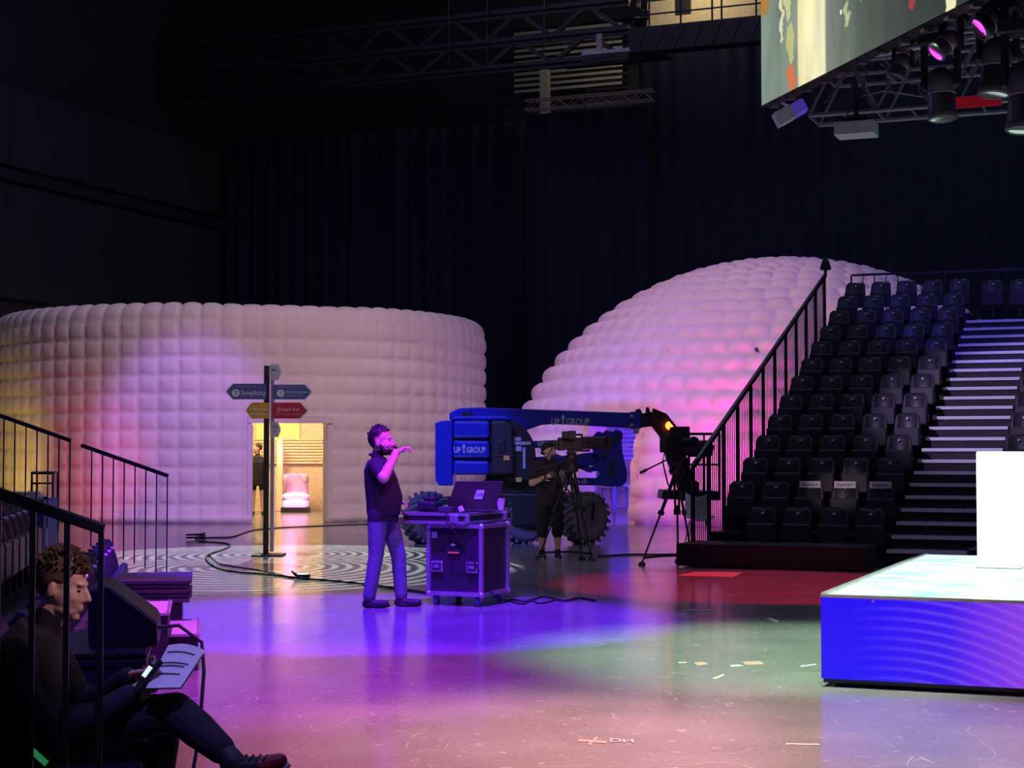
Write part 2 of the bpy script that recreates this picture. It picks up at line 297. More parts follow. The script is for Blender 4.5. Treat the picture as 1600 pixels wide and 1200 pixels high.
def text(body,size,origin,xd,yd,m,parent,name='lettering',ext=.002,align='CENTER',bold=0.,local=False,sx=1.):
    cu=bpy.data.curves.new('t','FONT'); cu.body=body; cu.size=size; cu.align_x=align; cu.align_y='CENTER'; cu.extrude=ext; cu.offset=bold; cu.resolution_u=2
    ob=bpy.data.objects.new('t',cu); C.objects.link(ob); dg=bpy.context.evaluated_depsgraph_get(); me=bpy.data.meshes.new_from_object(ob.evaluated_get(dg))
    bpy.data.objects.remove(ob); xd=Vector(xd).normalized(); yd=Vector(yd).normalized(); zd=xd.cross(yd)
    mt=Matrix((xd*sx,yd,zd)).transposed().to_4x4(); loc=Vector(origin)-(Vector((0,0,0)) if local else chain_loc(parent)); mt.translation=loc
    me.transform(mt); me.materials.clear(); me.materials.append(M[m]); me.name=name
    o=bpy.data.objects.new(name,me); C.objects.link(o); o.parent=parent; return o
ORD=['first','second','third','fourth','fifth','sixth','seventh','eighth','ninth','tenth','eleventh','twelfth','thirteenth','fourteenth','fifteenth','sixteenth','seventeenth','eighteenth','nineteenth','twentieth']
# ================================================================== SETTING
fl=MB(); fl.add([(-45,-8,0),(45,-8,0),(45,70,0),(-45,70,0)],[(0,1,2,3)]); struct('floor',fl,'floor')
ce=MB(); ce.box((0,30,21.1),(90,76,.2)); struct('ceiling',ce,'wallblack')
SL=-31.0
wl=struct('wall_left',MB().box(hall(SL-.35,31,10.5),(.3,44,21),(U,V,ZZ)),'wallblack')
def wall_panel(d0,d1,z0,z1,m='concrete'): MB().box(hall(SL-.1,(d0+d1)/2,(z0+z1)/2),(.2,abs(d1-d0)-.03,z1-z0),(U,V,ZZ)).build('wall_panel',m,wl)
for k in range(6):
    d0=16+5.6*k; wall_panel(d0,d0+5.6,.0,9.2); wall_panel(d0,d0+5.6,9.75,12.0)
MB().box(hall(SL+.02,31,9.47),(.06,44,.3),(U,V,ZZ)).build('ledge','wallblack',wl)
MB().tube([hall(SL+.1,24,5.9),hall(SL+.1,40,5.9)],.04).build('pipe','black',wl)
wb=struct('wall_back',MB().box(hall(-3,53.3,10.5),(60,.3,21),(U,V,ZZ)),'wallblack')
MB().box(hall(-17.2,53.05,13.0),(3.0,.12,3.0),(U,V,ZZ)).build('wall_panel','concrete',wb)
def drape(s0,s1,d,z0,z1,amp=.10,per=.55):
    n=max(8,int(abs(s1-s0)/per*8)); vs=[]; fs=[]
    for i in range(n+1):
        s=s0+(s1-s0)*i/n; a=amp*(math.sin(2*PI*s/per)+.5*math.sin(2*PI*s/per*.37+1))
        vs += [hall(s,d+a*.6,z0),hall(s,d+a,z1)]
    fs=[(2*i,2*i+2,2*i+3,2*i+1) for i in range(n)]
    m=MB(); m.add(vs,fs,True); return m
def s_at(px,d):
    q=(px-800)/F; Y=d/(V.y+V.x*q); return U.x*q*Y+U.y*Y
def z_at(px,py,d):
    q=(px-800)/F; Y=d/(V.y+V.x*q); return at(px,py,Y).z
single('stage_drape',drape(SL+.05,s_at(835,50),50,.02,12.3),'drape','wide black drape hanging behind the round white inflatable','drape')
single('stage_drape',drape(s_at(822,48.6),s_at(1013,48.6),48.6,.02,12.2,.05),'drape','narrow black drape hanging from the short lit truss between both inflatables','drape')
single('stage_drape',drape(s_at(1000,49.4),s_at(1750,49.4),49.4,.02,14.15,.04),'drape','tall black drape behind the white dome and grandstand','drape')
# ================================================================== INFLATABLE DRUM
DC=Vector((-6.82,42.35,0)); DR=6.09; NCOL=84
def pillow(u,v,p=.55): return (abs(math.sin(PI*u))*abs(math.sin(PI*v)))**p
def circ_hit(px,c,R):
    q=(px-800)/F; a=1+q*q; b=-2*(c.x*q+c.y); cc=c.x**2+c.y**2-R*R; Y=(-b-math.sqrt(b*b-4*a*cc))/(2*a); return math.atan2(Y-c.y,q*Y-c.x)
a0=circ_hit(394,DC,DR); a1=circ_hit(512,DC,DR); DOORZ=2.18
def drum():
    prof=[]                                   # (radius, z, row coordinate)
    rows=11; ROWH=.405
    for i in range(rows*7+1): prof.append((DR,i*ROWH/7,i/7))
    zt=rows*ROWH; rr=.34
    for i in range(1,15):
        t=PI*i/14*.98; prof.append((DR-rr+rr*math.cos(t),zt+rr*math.sin(t),rows+i/14))
    na=NCOL*8; vs=[]; idx={}; fs=[]
    P=len(prof); co=[]
    for j in range(na):
        a=2*PI*j/na; u=j/8.0
        near=min(1,max(0,(abs(a-(a0+a1)/2+(2*PI if a-(a0+a1)/2<-PI else (-2*PI if a-(a0+a1)/2>PI else 0)))-.16)/.22))
        for (r,z,w) in prof:
            b=.078*(.45+.55*near)*pillow(u%1,w%1 if w<rows else min(1,(w-rows))*.98+.01,.42)
            if w>=rows:
                t=(w-rows)*PI*.98; nr,nz=math.cos(t),math.sin(t)
            else: nr,nz=1,0
            if w<1 and z<.2: b+=.05*math.sin(PI*min(1,z/.2))
            R=r+b*nr; vs.append((DC.x+R*math.cos(a),DC.y+R*math.sin(a),z+b*nz))
    A0=a0%(2*PI); A1=a1%(2*PI)
    for j in range(na):
        am=(2*PI*(j+.5)/na)
        for k in range(P-1):
            if A0<am<A1 and prof[k+1][1]<=DOORZ+.03 and prof[k][2]<rows: continue
            j2=(j+1)%na; fs.append((j*P+k,j2*P+k,j2*P+k+1,j*P+k+1))
    m=MB(); m.add(vs,fs,True); return m
dr=thing('inflatable_drum','round white quilted inflatable pavilion with a lit doorway','inflatable',DC)
drum().build('shell','nylon',dr,fix=False)
RI=DR-.26
def arc_wall(c,R,aa,ab,z0,z1,n=80,rows=24,amp=.02,col=60):
    vs=[];fs=[]
    for i in range(n+1):
        a=aa+(ab-aa)*i/n
        for k in range(rows+1):
            z=z0+(z1-z0)*k/rows; r=R-amp*abs(math.sin(PI*k/2))
            vs.append((c.x+r*math.cos(a),c.y+r*math.sin(a),z))
    fs=[(i*(rows+1)+k,(i+1)*(rows+1)+k,(i+1)*(rows+1)+k+1,i*(rows+1)+k+1) for i in range(n) for k in range(rows)]
    m=MB(); m.add(vs,fs,True); return m
arc_wall(DC,RI,a1,a0+2*PI,0.0,4.75,120,24,.05).build('inner_wall','nylon',dr,fix=False)
arc_wall(DC,RI,a0,a1,DOORZ+.02,4.75,12,12,.05).build('inner_wall','nylon',dr,fix=False)
MB().lathe([(RI+.1,4.60),(RI*.5,4.72),(.01,4.78)],DC,n=64).build('added_roof','nylon',dr,fix=False)  # unseen cover added over the drum to block the interior lamp's spill
def jamb(a,z1): return MB().add([(DC.x+r*math.cos(a),DC.y+r*math.sin(a),z) for r in (RI-.05,DR+.10) for z in (0,z1)],[(0,2,3,1)])
for a in (a0,a1):
    jx=MB()
    r=Vector((math.cos(a),math.sin(a),0)); t=Vector((-r.y,r.x,0)); sg=-1 if a==a0 else 1
    jx.box(DC+r*(DR-.11)+t*sg*.05+ZZ*DOORZ/2,(.32,.14,DOORZ),(r,t,ZZ))
    jx.build('door_jamb','nylon',dr,bev=.04)
lm=MB(); am=(a0+a1)/2; r=Vector((math.cos(am),math.sin(am),0)); t=Vector((-r.y,r.x,0))
lm.box(DC+r*(DR-.13)+ZZ*(DOORZ+.10),(.30,DR*(a1-a0)+.2,.16),(r,t,ZZ)); lm.build('door_lintel','nylon',dr)
# warm lamp inside and the things seen through the doorway
point('interior_lamp',(DC.x+.5,DC.y-1.5,3.6),620,(1,.70,.34),.4)
point('interior_lamp',at(462,740,44.5)+Vector((0,-1.2,.6)),14,(1,.35,.85),.2)
D2=44.3
b=thing('slat_partition','pale slatted partition with amber header inside the lit doorway','partition',at(450,790,D2)*Vector((1,1,0)) if False else Vector((at(450,790,D2).x,D2,0)))
for k in range(9): MB().box(at(452,686+4.6*k,D2),(1.95,.05,.055)).build('slat','gold',b)
MB().box(at(435,672,D2+.06),(1.15,.05,.42)).build('header_panel','amber',b)
MB().box((at(452,700,D2).x,D2+.14,1.55),(2.1,.06,3.1)).build('back_board','beige',b)
single('curtain_post',MB().box((at(437,750,43.6).x,43.6,.95),(.16,.14,1.9)),'gold','narrow golden post standing inside the lit doorway','post',bev=.02)
sf=thing('armchair','pink lit armchair with added glow on its cushions inside the doorway','armchair',(at(462,790,43.3).x,43.3,0))
MB().ell((at(462,770,43.3).x,43.3,.42),(.36,.3,.10)).build('seat_cushion','pinkglow',sf)
MB().box((at(462,790,43.3).x,43.3,.22),(.62,.5,.18)).build('base','pinkglow',sf,bev=.05)
MB().box((at(462,790,43.3).x,43.3,.06),(.7,.55,.12)).build('plinth','grip',sf)
for px in (446,476): MB().ell((at(px,757,43.3).x,43.3,.86 if px<450 else .86),(.09,.08,.12)).build('headrest_pad','pinkfab',sf)
MB().box((at(462,790,43.3).x,43.55,.55),(.6,.1,.9)).build('backrest','pinkfab',sf,bev=.06)
# ================================================================== INFLATABLE DOME
OC=Vector((6.79,41.75,0)); OR=7.03; OH=6.28
oa0=circ_hit(903,OC,OR); oa1=circ_hit(986,OC,OR)
def dome():
    NR=21; sub=6; na=672
    ts=[0]; L=[0]; q=4000
    for i in range(1,q+1):
        t=PI/2*i/q; p=(OR*math.cos(t),OH*math.sin(t)); t0=PI/2*(i-1)/q; p0=(OR*math.cos(t0),OH*math.sin(t0)); L.append(L[-1]+math.hypot(p[0]-p0[0],p[1]-p0[1])); ts.append(t)
    tt=np.interp(np.linspace(0,L[-1],NR*sub+1),L,ts); vs=[]; fs=[]; A0=oa0%(2*PI); A1=oa1%(2*PI)
    for k,t in enumerate(tt):
        row=min(NR-1,k//sub); w=(k/sub)-row; tm=tt[min(len(tt)-1,row*sub+sub//2)]
        n=max(4,round(2*PI*OR*math.cos(tm)/.56)); nr=math.cos(t)/OR; nz=math.sin(t)/OH; q=math.hypot(nr,nz); nr/=q; nz/=q
        for j in range(na):
            a=2*PI*j/na; u=(j/na*n+(.5 if row%2 else 0)+.13*math.sin(row*2.7))%1
            b=.16*(abs(math.sin(PI*w))**.6)*(.30+.70*abs(math.sin(PI*u))**.55)
            if k%sub==0: b=0
            R=OR*math.cos(t)+b*nr; vs.append((OC.x+R*math.cos(a),OC.y+R*math.sin(a),OH*math.sin(t)+b*nz))
    for k in range(len(tt)-1):
        for j in range(na):
            am=2*PI*(j+.5)/na
            if A0<am<A1 and OH*math.sin(tt[k+1])<=2.28: continue
            j2=(j+1)%na; fs.append((k*na+j,k*na+j2,(k+1)*na+j2,(k+1)*na+j))
    m=MB(); m.add(vs,fs,True); return m
do=thing('inflatable_dome','white quilted inflatable dome rising behind the grandstand','inflatable',OC)
dome().build('shell','nylon',do,fix=False)
for a,sg in ((oa0,-1),(oa1,1)):
    ja=MB()
    for k in range(8):
        z=.14+.28*k; rr=OR*math.sqrt(1-(z/OH)**2); r=Vector((math.cos(a),math.sin(a),0)); t=Vector((-r.y,r.x,0)); ja.box(OC+r*(rr-.18)+t*sg*.06+ZZ*z,(.55,.16,.285),(r,t,ZZ))
    ja.build('door_jamb','nylon',do)
am=(oa0+oa1)/2; r=Vector((math.cos(am),math.sin(am),0)); t=Vector((-r.y,r.x,0)); rr=OR*math.sqrt(1-(2.3/OH)**2)
MB().box(OC+r*(rr-.15)+ZZ*2.33,(.55,OR*(oa1-oa0)+.2,.16),(r,t,ZZ)).build('door_lintel','nylon',do)
for px,py in ((1045,548),(1182,546)):
    d=ray(px,py); sc_=Vector((1/OR,1/OR,1/OH)); o_=(Vector((0,0,H))-OC)*sc_; dd=d*sc_
    qa=dd.dot(dd); qb=o_.dot(dd); qc=o_.dot(o_)-1; tt_=(-qb-math.sqrt(qb*qb-qa*qc))/qa; p=Vector((0,0,H))+d*tt_
    MB().cyl(p-d.normalized()*.16,p,.04,.05,n=10).build('air_valve','greyhead',do)
point('interior_lamp',(3.6,38.6,1.3),650,(.12,.04,1),.4)
point('interior_lamp',(1.6,41.5,2.2),60,(1,.35,.75),.4)
spot('uplight',(5.3,33.0,.25),(6.2,36.0,2.6),1150,(1,.05,.45),100,.9,.7)
spot('uplight',(3.6,31.6,.25),(4.6,36.0,2.0),650,(1,.08,.40),90,.9,.6)
spot('uplight',(8.2,33.6,1.2),(7.4,36.2,4.2),520,(.62,.10,1),110,.9,.1)
spot('uplight',(-9.4,33.8,.2),(-9.3,36.8,1.4),150,(1,.06,.12),70,.9,.1)  # added outside lamp, stands in for red interior light through the fabric
spot('uplight',(-12.3,36.0,.2),(-11.4,38.6,1.6),170,(1,.62,.10),80,.9,.1)  # added outside lamp, stands in for amber interior light through the fabric
def add_uplight_box(loc,label):
    o=thing('added_uplight_box',label,'uplight',loc); MB().box(Vector(loc)+ZZ*.05,(.2,.2,.1)).build('housing','grip',o,bev=.02); return o
add_uplight_box((-9.4,33.65,0),'small black added uplight on the floor at the foot of the round inflatable')  # housing added for the outside lamp that imitates the drum's inner glow
pn=thing('slat_screen','slatted screen glowing inside the dome doorway','screen',(at(975,780,39.5).x,39.5,0))
for k in range(8): MB().box((at(980,700,39.5).x,39.5,1.42+.105*k),(.62,.04,.05)).build('slat','navy',pn)
for sx in (-.31,.31): MB().box((at(980,700,39.5).x+sx,39.52,1.15),(.05,.05,2.3)).build('upright','navy',pn)
def bar_stool(p,label):
    o=thing('bar_stool',label,'stool',p)
    MB().lathe([(.02,.74),(.19,.74),(.2,.77),(.17,.80),(.02,.80)],(0,0,0)).build('seat','navy',o,local=True)
    for k in range(4):
        a=PI/4+k*PI/2; MB().tube([(.12*math.cos(a),.12*math.sin(a),.74),(.24*math.cos(a),.24*math.sin(a),0)],.014,6).build('leg','navy',o,local=True)
    MB().tube([(.19*math.cos(i*PI/8),.19*math.sin(i*PI/8),.3) for i in range(17)],.01,6).build('foot_ring','navy',o,local=True)
bar_stool(gnd(948,816),'blue-lit bar stool nearer the left jamb of the dome doorway'); bar_stool(gnd(972,813),'blue-lit bar stool in the middle of the dome doorway')
# ================================================================== RIGHT GRANDSTAND
D0=22.9; RD=.852; RZ=.35; NR_=13; SLE=-6.5; ST0=-3.846; ST1=-2.60; SRT=1.6
def rz(i): return .045+RZ*i
gs=thing('grandstand','black telescopic grandstand of thirteen rows with a striped stairway','grandstand',hall(-4,D0,0))
MB().box(hall((SLE+ST0)/2,21.95+.45,.17),(ST0-SLE-.1,.9,.30),(U,V,ZZ)).build('front_fascia','black',gs)
MB().box(hall((ST1+SRT)/2,21.95+.45,.17),(SRT-ST1,.9,.30),(U,V,ZZ)).build('front_fascia','black',gs)
for i in range(NR_):
    for (x0,x1) in ((SLE,ST0),(ST1,SRT)):
        d0=D0+RD*i; ext=.9 if i==NR_-1 else 0
        MB().box(hall((x0+x1)/2,d0+(RD+ext)/2,rz(i)-.06),(x1-x0,RD+ext,.12),(U,V,ZZ)).build('deck','black',gs)
        if i: MB().box(hall((x0+x1)/2,d0+.02,rz(i)-.2),(x1-x0,.03,.30),(U,V,ZZ)).build('riser','black',gs)
for k in range(23):
    d=23.32+.426*k; z=.22+.175*k; ext=.9 if k==22 else 0; w=ST1-ST0 if k<22 else ST1-ST0
    MB().box(hall((ST0+ST1)/2,d+.213+ext/2,z-.09),(w,.426+ext,.17),(U,V,ZZ)).build('step','stair',gs)
    MB().box(hall((ST0+ST1)/2+.0,d-.012,z-.018),(w-.02,.05,.05),(U,V,ZZ)).build('step_nosing','nosing',gs)
und=MB()
for i in range(1,NR_,2):
    for s in (SLE+.1,-5.2,ST0-.05,ST1+.05,SRT-.1): und.box(hall(s,D0+RD*i+.3,rz(i)/2-.03),(.08,.08,max(.05,rz(i)-.06)),(U,V,ZZ))
und.build('understructure','black',gs)
def make_seat(root=None):
    # local: +y points towards the sitter's back, x sideways, z=0 at the deck
    o=thing('folding_chair','','seat')
    m=MB(); nx,nz=8,8; W0,W1=.215,.185; vs=[]
    for side in (0,1):
        for j in range(nz+1):
            t=j/nz; z=.30+.44*t; w=W0+(W1-W0)*t; 
            if t>.85: w-=.05*((t-.85)/.15)**2
            for i in range(nx+1):
                u=-1+2*i/nx; y=.06*(1-u*u)+.10*t*t+ (0.035 if side else 0) - (.02 if abs(u)==1 else 0)*0
                vs.append((u*w,y,z))
    n=(nx+1)*(nz+1); fs=[]
    for s in (0,1):
        for j in range(nz):
            for i in range(nx):
                a=s*n+j*(nx+1)+i; f=(a,a+1,a+nx+2,a+nx+1); fs.append(f if s==0 else f[::-1])
    ed=[j*(nx+1) for j in range(nz+1)]+[nz*(nx+1)+i for i in range(1,nx+1)]+[j*(nx+1)+nx for j in range(nz-1,-1,-1)]+[i for i in range(nx-1,0,-1)]
    for a,b_ in zip(ed,ed[1:]+ed[:1]): fs.append((a,b_,b_+n,a+n))
    m.add(vs,fs,True); bk=m.build('backrest','seat',o,local=True)
    for x in (-.13,-.065,0,.065,.13): MB().tube([(x,.115,.34),(x,.14,.5),(x,.205,.70)],.012,6).build('rib','seat',bk,local=True)
    p=MB(); p.box((0,-.035,.36),(.41,.07,.30)); p.build('seat_pan','seat',o,local=True,bev=.025)
    MB().cyl((0,.055,.655),(0,.16,.655),.018,n=8).build('number_disc','white',o,local=True)
    br=MB(); br.box((0,.06,.15),(.05,.06,.30)); br.box((0,.02,.28),(.44,.05,.04)); br.build('bracket','black',o,local=True)
    return o
seat0=make_seat(); seat_used=[False]
def place_seat(p,rzv,label,group):
    if not seat_used[0]: o=seat0; seat_used[0]=True
    else: o=copy_tree(seat0)
    o.location=p; o.rotation_euler=(0,0,rzv); o['label']=label; o['group']=group; return o
def visible(p): 
    d=Vector(p)-Vector((0,0,H)); dep=d.dot(FW); px=800+F*d.x/dep; py=600-F*d.dot(UPV)/dep; return -25<px<1622 and py<1230
seatpos={}
for i in range(NR_):
    for j in range(5):
        if i==0 and j==4: continue
        p=hall(-4.07-.51*j,D0+RD*i+.42,rz(i)); seatpos[(i,j)]=p
        place_seat(p,-TH,f'black folding seat in the {ORD[i]} row up, {ORD[j]} seat left of the striped stairs','seats on the black grandstand')
    for j in range(8):
        p=hall(ST1+.30+.51*j,D0+RD*i+.42,rz(i))
        if visible(p+ZZ*.5) and i>2: place_seat(p,-TH,f'black folding seat in the {ORD[i]} row up, {ORD[j]} seat right of the striped stairs','seats on the black grandstand')
for j in range(2):
    place_seat(hall(ST0+.36+.52*j,D0+RD*12+.95,rz(12)),-TH,'black folding seat at the head of the striped stairs, '+('left' if j==0 else 'right')+' of the pair','seats on the black grandstand')
for j,c in ((2,'palest'),(1,'middle'),(0,'violet-lit')):
    p=seatpos[(1,j)]+V*(.02)+ZZ*.70
    o=thing('reserved_sign',f'small white paper sign on a second-row seat, {["nearest the stairs","in the middle of three","farthest from the stairs"][j]}','sign',p,0,'paper signs on the second row')
    MB().box(p+V*.045,(.31,.006,.10),(U,V,ZZ)).build('sheet','paper',o)
    text('Reserviert',.055,p+V*.038,U,ZZ,'ink',o,ext=.001)
# side railing of the grandstand
def side_rail(s,label,d_in=22.75,n=12):
    o=thing('side_railing',label,'railing',hall(s,d_in,0)); zr=lambda d: 1.36+(d-d_in)*.385
    d_out=d_in+RD*11.15
    MB().bar(hall(s,d_in,zr(d_in)),hall(s,d_out,zr(d_out)),.05,.07).build('top_rail','black',o)
    for i in range(n):
        d=d_in+RD*i
        if d>d_out+.01: break
        zb=max(.02,rz(i)-.3); MB().box(hall(s,d,(zb+zr(d))/2),(.05,.075,zr(d)-zb),(U,V,ZZ)).build('post','black',o)
        m=MB()
        for k in range(1,8):
            dd=d+RD*k/8
            if dd>d_out: break
            m.box(hall(s,dd,(zb+.06+zr(dd))/2),(.012,.012,zr(dd)-zb-.06),(U,V,ZZ))
        if m.v: m.box(hall(s,min(d+RD/2,d_out),zb+.07),(.025,RD*.9,.03),(U,V,ZZ)); m.build('baluster_panel','black',o)
    return o,hall(s,d_out,zr(d_out))
_,rt=side_rail(SLE+.06,'black barred railing climbing the left side of the grandstand')
sc=thing('rail_spotlight','small black lamp on the top end of the grandstand railing','lamp',rt)
MB().cyl(rt+ZZ*.03,rt+ZZ*.10,.03).build('clamp','black',sc); MB().lathe([(.10,.09),(.11,.12),(.07,.26),(.03,.34)],rt).build('housing','black',sc)
bk=thing('back_railing','black barred railing along the top back edge of the grandstand','railing',hall(-4,D0+RD*13+.75,rz(12)))
dB=D0+RD*13+.75; zt=rz(12)+1.0
MB().bar(hall(SLE+.1,dB,zt),hall(SRT,dB,zt),.045).build('top_rail','black',bk)
MB().bar(hall(SLE+.1,dB,rz(12)+.12),hall(SRT,dB,rz(12)+.12),.03).build('bottom_rail','black',bk)
for k in range(int((SRT-SLE)/.24)):
    s=SLE+.1+.24*k; MB().cyl(hall(s,dB,rz(12)),hall(s,dB,zt),.02 if k%8==0 else .011,n=6).build('post' if k%8==0 else 'baluster','black',bk)
# ================================================================== LED STAGE BLOCK and plinth
SC=gnd(1284,1072); SH=.612
st=thing('led_stage','low stage block with blue glowing front and bright white screen top','stage',SC); st.rotation_euler=(0,0,-TH)
SWd,SDp=4.2,4.75
MB().box((SWd/2,SDp/2,.30),(SWd-.02,SDp-.02,.55)).build('core','black',st,local=True)
MB().box((SWd/2,SDp/2,.02),(SWd-.16,SDp-.16,.04)).build('shadow_plinth','black',st,local=True)
npan=6
for k in range(npan):
    w=SWd/npan; o=MB().box((w*(k+.5),-.005,.05+(SH-.06)/2),(w-.003,.03,SH-.07)).build('front_panel','ledfront',st,local=True)
for a in range(5):
    for k in range(5):
        w=SWd/5; dd=SDp/5; MB().box((w*(k+.5),dd*(a+.5),SH-.012),(w-.004,dd-.004,.024)).build('top_tile','ledtop',st,local=True)
MB().box((.02,SDp/2,SH),(.04,SDp,.03)).build('edge_trim','alu',st,local=True); MB().box((SWd/2,0,SH-.005),(SWd,.045,.02)).build('edge_trim','alu',st,local=True)
for k in range(3): MB().cyl((.35+.62*k,-.025,SH-.03),(.35+.62*k,-.015,SH-.03),.008,n=8).build('screw','alu',st,local=True)
PC=gnd(1527,888,SH); pl=thing('white_podium','glowing white rectangular podium standing on the stage block','podium',PC); pl.rotation_euler=(0,0,-TH)
MB().box((.17,.28,.485),(.34,.56,.96)).build('body','plinth',pl,local=True,bev=.012)
MB().box((.17,.28,.006),(.36,.58,.012)).build('foot','alu',pl,local=True)
# ================================================================== SIGNPOST
SP=gnd(420,868); sp=thing('signpost','tall dark signpost carrying coloured arrow boards before the round inflatable','signpost',SP)
ys=SP.y
MB().box(SP+Vector((-.045,0,1.44)),(.075,.09,2.88)).build('pole','steel',sp,bev=.006)
MB().box(SP+Vector((.045,0,1.44)),(.05,.08,2.76)).build('pole','alu',sp,bev=.006)
MB().box(SP+Vector((0,0,.012)),(.46,.46,.024)).build('base_plate','steel',sp,bev=.005)
def arrow_board(x0,x1,y0,y1,dirn,m,lines,tip=11,yo=0):
    # board corners from pixels on the post's plane
    Y=ys-.06-yo; ym=(y0+y1)/2
    if dirn<0: poly=[at(x1,y0,Y),at(x0+tip,y0,Y),at(x0,ym,Y),at(x0+tip,y1,Y),at(x1,y1,Y)]
    else: poly=[at(x0,y0,Y),at(x0,y1,Y),at(x1-tip,y1,Y),at(x1,ym,Y),at(x1-tip,y0,Y)]
    b=MB().prism(poly,(0,.03,0)).build('arrow_board',m,sp)
    e=MB()
    for k in ((1,2),(2,3)) if dirn<0 else ((2,3),(3,4)): e.bar(poly[k[0]]+Vector((0,.015,0)),poly[k[1]]+Vector((0,.015,0)),.012,.034)
    e.build('board_edge','white',b)
    for (body,px,py,size,mm,al) in lines:
        p=at(px,py,Y); p.y-=.006; text(body,size,p,(1,0,0),(0,0,1),mm,b,ext=.001,align=al)
    return b,Y
b,Y=arrow_board(354,416,599.5,624,-1,'navy',[('Simplicity',376.5,614,.100,'white','LEFT'),('Kundenerlebnis / Vision',369,603.5,.032,'whsign','LEFT')])
def num_disc(b,px,py,Y,n):
    p=at(px,py,Y); d=MB().cyl(p+Vector((0,-.006,0)),p+Vector((0,.004,0)),.058,n=20).build('number_disc','white',b); text(n,.085,p+Vector((0,-.009,0)),(1,0,0),(0,0,1),'navy',b,ext=.001,bold=.002)
num_disc(b,368.5,614,Y,'3')
b,Y=arrow_board(426,486.5,601,624,1,'navy',[('Kundenorientierung',446.5,612.5,.052,'white','LEFT'),('Orientation client',446.5,618,.036,'whsign','LEFT'),('Kundenerlebnis / Vision',434,604.5,.032,'whsign','LEFT')])
num_disc(b,438.5,614.5,Y,'1')
arrow_board(385,421,629,654,-1,'yellow',[('Gruppe Gelb',404,639,.050,'paper','CENTER'),('Groupe Jaune',404,646.5,.044,'paper','CENTER')],9,.02)
arrow_board(425,480,629,654,1,'red',[('Gruppe Rot',432,639.5,.072,'white','LEFT'),('Groupe Rouge',432,646.5,.066,'pinktape','LEFT'),('Plenum',432,633,.03,'pinktape','LEFT')],12)
arrow_board(422,438.5,569,594,1,'whsign',[('Bar',424,577.5,.062,'ink','LEFT')],5,.02)
arrow_board(421.5,437.5,659.5,683,1,'whsign',[('WC',423.5,667.5,.060,'ink','LEFT'),('<',429,674.5,.075,'ink','CENTER')],5,.02)
# ================================================================== BOOM LIFT
BY=28.3; bl=thing('boom_lift','blue articulated boom lift with big tyres parked before the inflatables','boom lift',Vector((at(800,800,BY).x,BY+.5,0)))
def slab(name,pts,m,y,th,parent=bl,bev=.015): return MB().prism([at(x,yy,y) for x,yy in pts],(0,th,0)).build(name,m,parent,bev=bev)
slab('counterweight',[(680,661),(690,657),(707,657),(707,759),(686,759),(680,751)],'blue',BY-.1,1.7)
for y0,y1 in ((657,684.5),(687.5,716),(719,742)):
    slab('engine_hood_panel',[(708,y0),(765,y0+1),(766,y1),(708,y1)],'blue',BY-.22,1.9,bev=.05)
slab('hood_core',[(708,660),(764,660),(764,740),(708,740)],'black',BY-.05,1.6)
slab('hood_lid',[(703,656),(712,650),(790,650),(800,657)],'blue',BY-.1,1.6,bev=.03)
slab('engine_cover',[(767,657),(790,657),(803,668),(804,742),(767,743)],'grip',BY-.18,1.8,bev=.05)
slab('cover_recess',[(778,690),(788,686),(792,706),(780,708)],'black',BY-.2,.1)
slab('cover_seam',[(767,711),(804,711),(804,713),(767,713)],'black',BY-.2,.1)
arc=[(790,656)]+[(790+47*math.sin(t),712-56*math.cos(t)) for t in [PI/2*k/8 for k in range(9)]]+[(836,752),(790,752)]
slab('turret_cover',arc,'black',BY-.05,1.5,bev=.02)
slab('warning_label',[(787,712),(796,712),(796,719),(787,719)],'orange',BY-.21,.03,bev=0)
slab('warning_label',[(806,746),(815,746),(815,753),(806,753)],'orange',BY-.09,.03,bev=0)
for x0,x1,y0,y1 in ((800,814,683,689),(803,829,690,695),(806,815,697,705),(817,821,699,732)): slab('data_plate',[(x0,y0),(x1,y0),(x1,y1),(x0,y1)],'whsign',BY-.08,.02,bev=0)
slab('pivot_block',[(703,658),(703,645),(716,638),(735,638),(738,658)],'blue',BY+.15,1.0)
for px in (726,731): MB().cyl(at(px,648,BY+.05),at(px,648,BY+.2),.05,n=12).build('pivot_pin','steel',bl)
boom=slab('main_boom',[(702,645),(720,637.5),(750,636.5),(991,645),(991,669),(866,662),(845,664),(817,674),(792,657),(702,657)],'blue',BY+.25,.55,bev=.02)
slab('boom_collar',[(985,643),(1002,644),(1002,670),(985,670)],'blue',BY+.2,.65)
for yy in (650,664): MB().cyl(at(987,yy,BY+.14),at(987,yy,BY+.22),.03,n=10).build('bolt','alu',bl)
slab('boom_end_plate',[(992,668),(1000,668),(998,678),(993,676)],'whsign',BY+.2,.5)
def brand(px,py,Y,size,parent,wpx,dz=0):
    # "UP" arrow "GROUP"
    p=at(px,py,Y); sc=size
    k=wpx/ (F/Y) ; L=p+Vector((-k/2,0,0)); Rr=p+Vector((k/2,0,0))
    text('UP',sc,L,(1,0,0),(0,0,1),'whsign',parent,align='LEFT',bold=.004,sx=.72)
    text('GROUP',sc,Rr,(1,0,0),(0,0,1),'whsign',parent,align='RIGHT',bold=.004,sx=.72)
    a=L+Vector((k*.315,0,0)); w=sc*.16
    MB().prism([a+Vector((-w*.55,0,-sc*.36)),a+Vector((w*.55,0,-sc*.36)),a+Vector((w*.55,0,sc*.35)),a+Vector((w*1.5,0,sc*.35)),a+Vector((0,0,sc*.85)),a+Vector((-w*1.5,0,sc*.35)),a+Vector((-w*.55,0,sc*.35))],(0,.004,0)).build('arrow_emblem','whsign',parent)
brand(891,659.5,BY+.243,.165,boom,60)
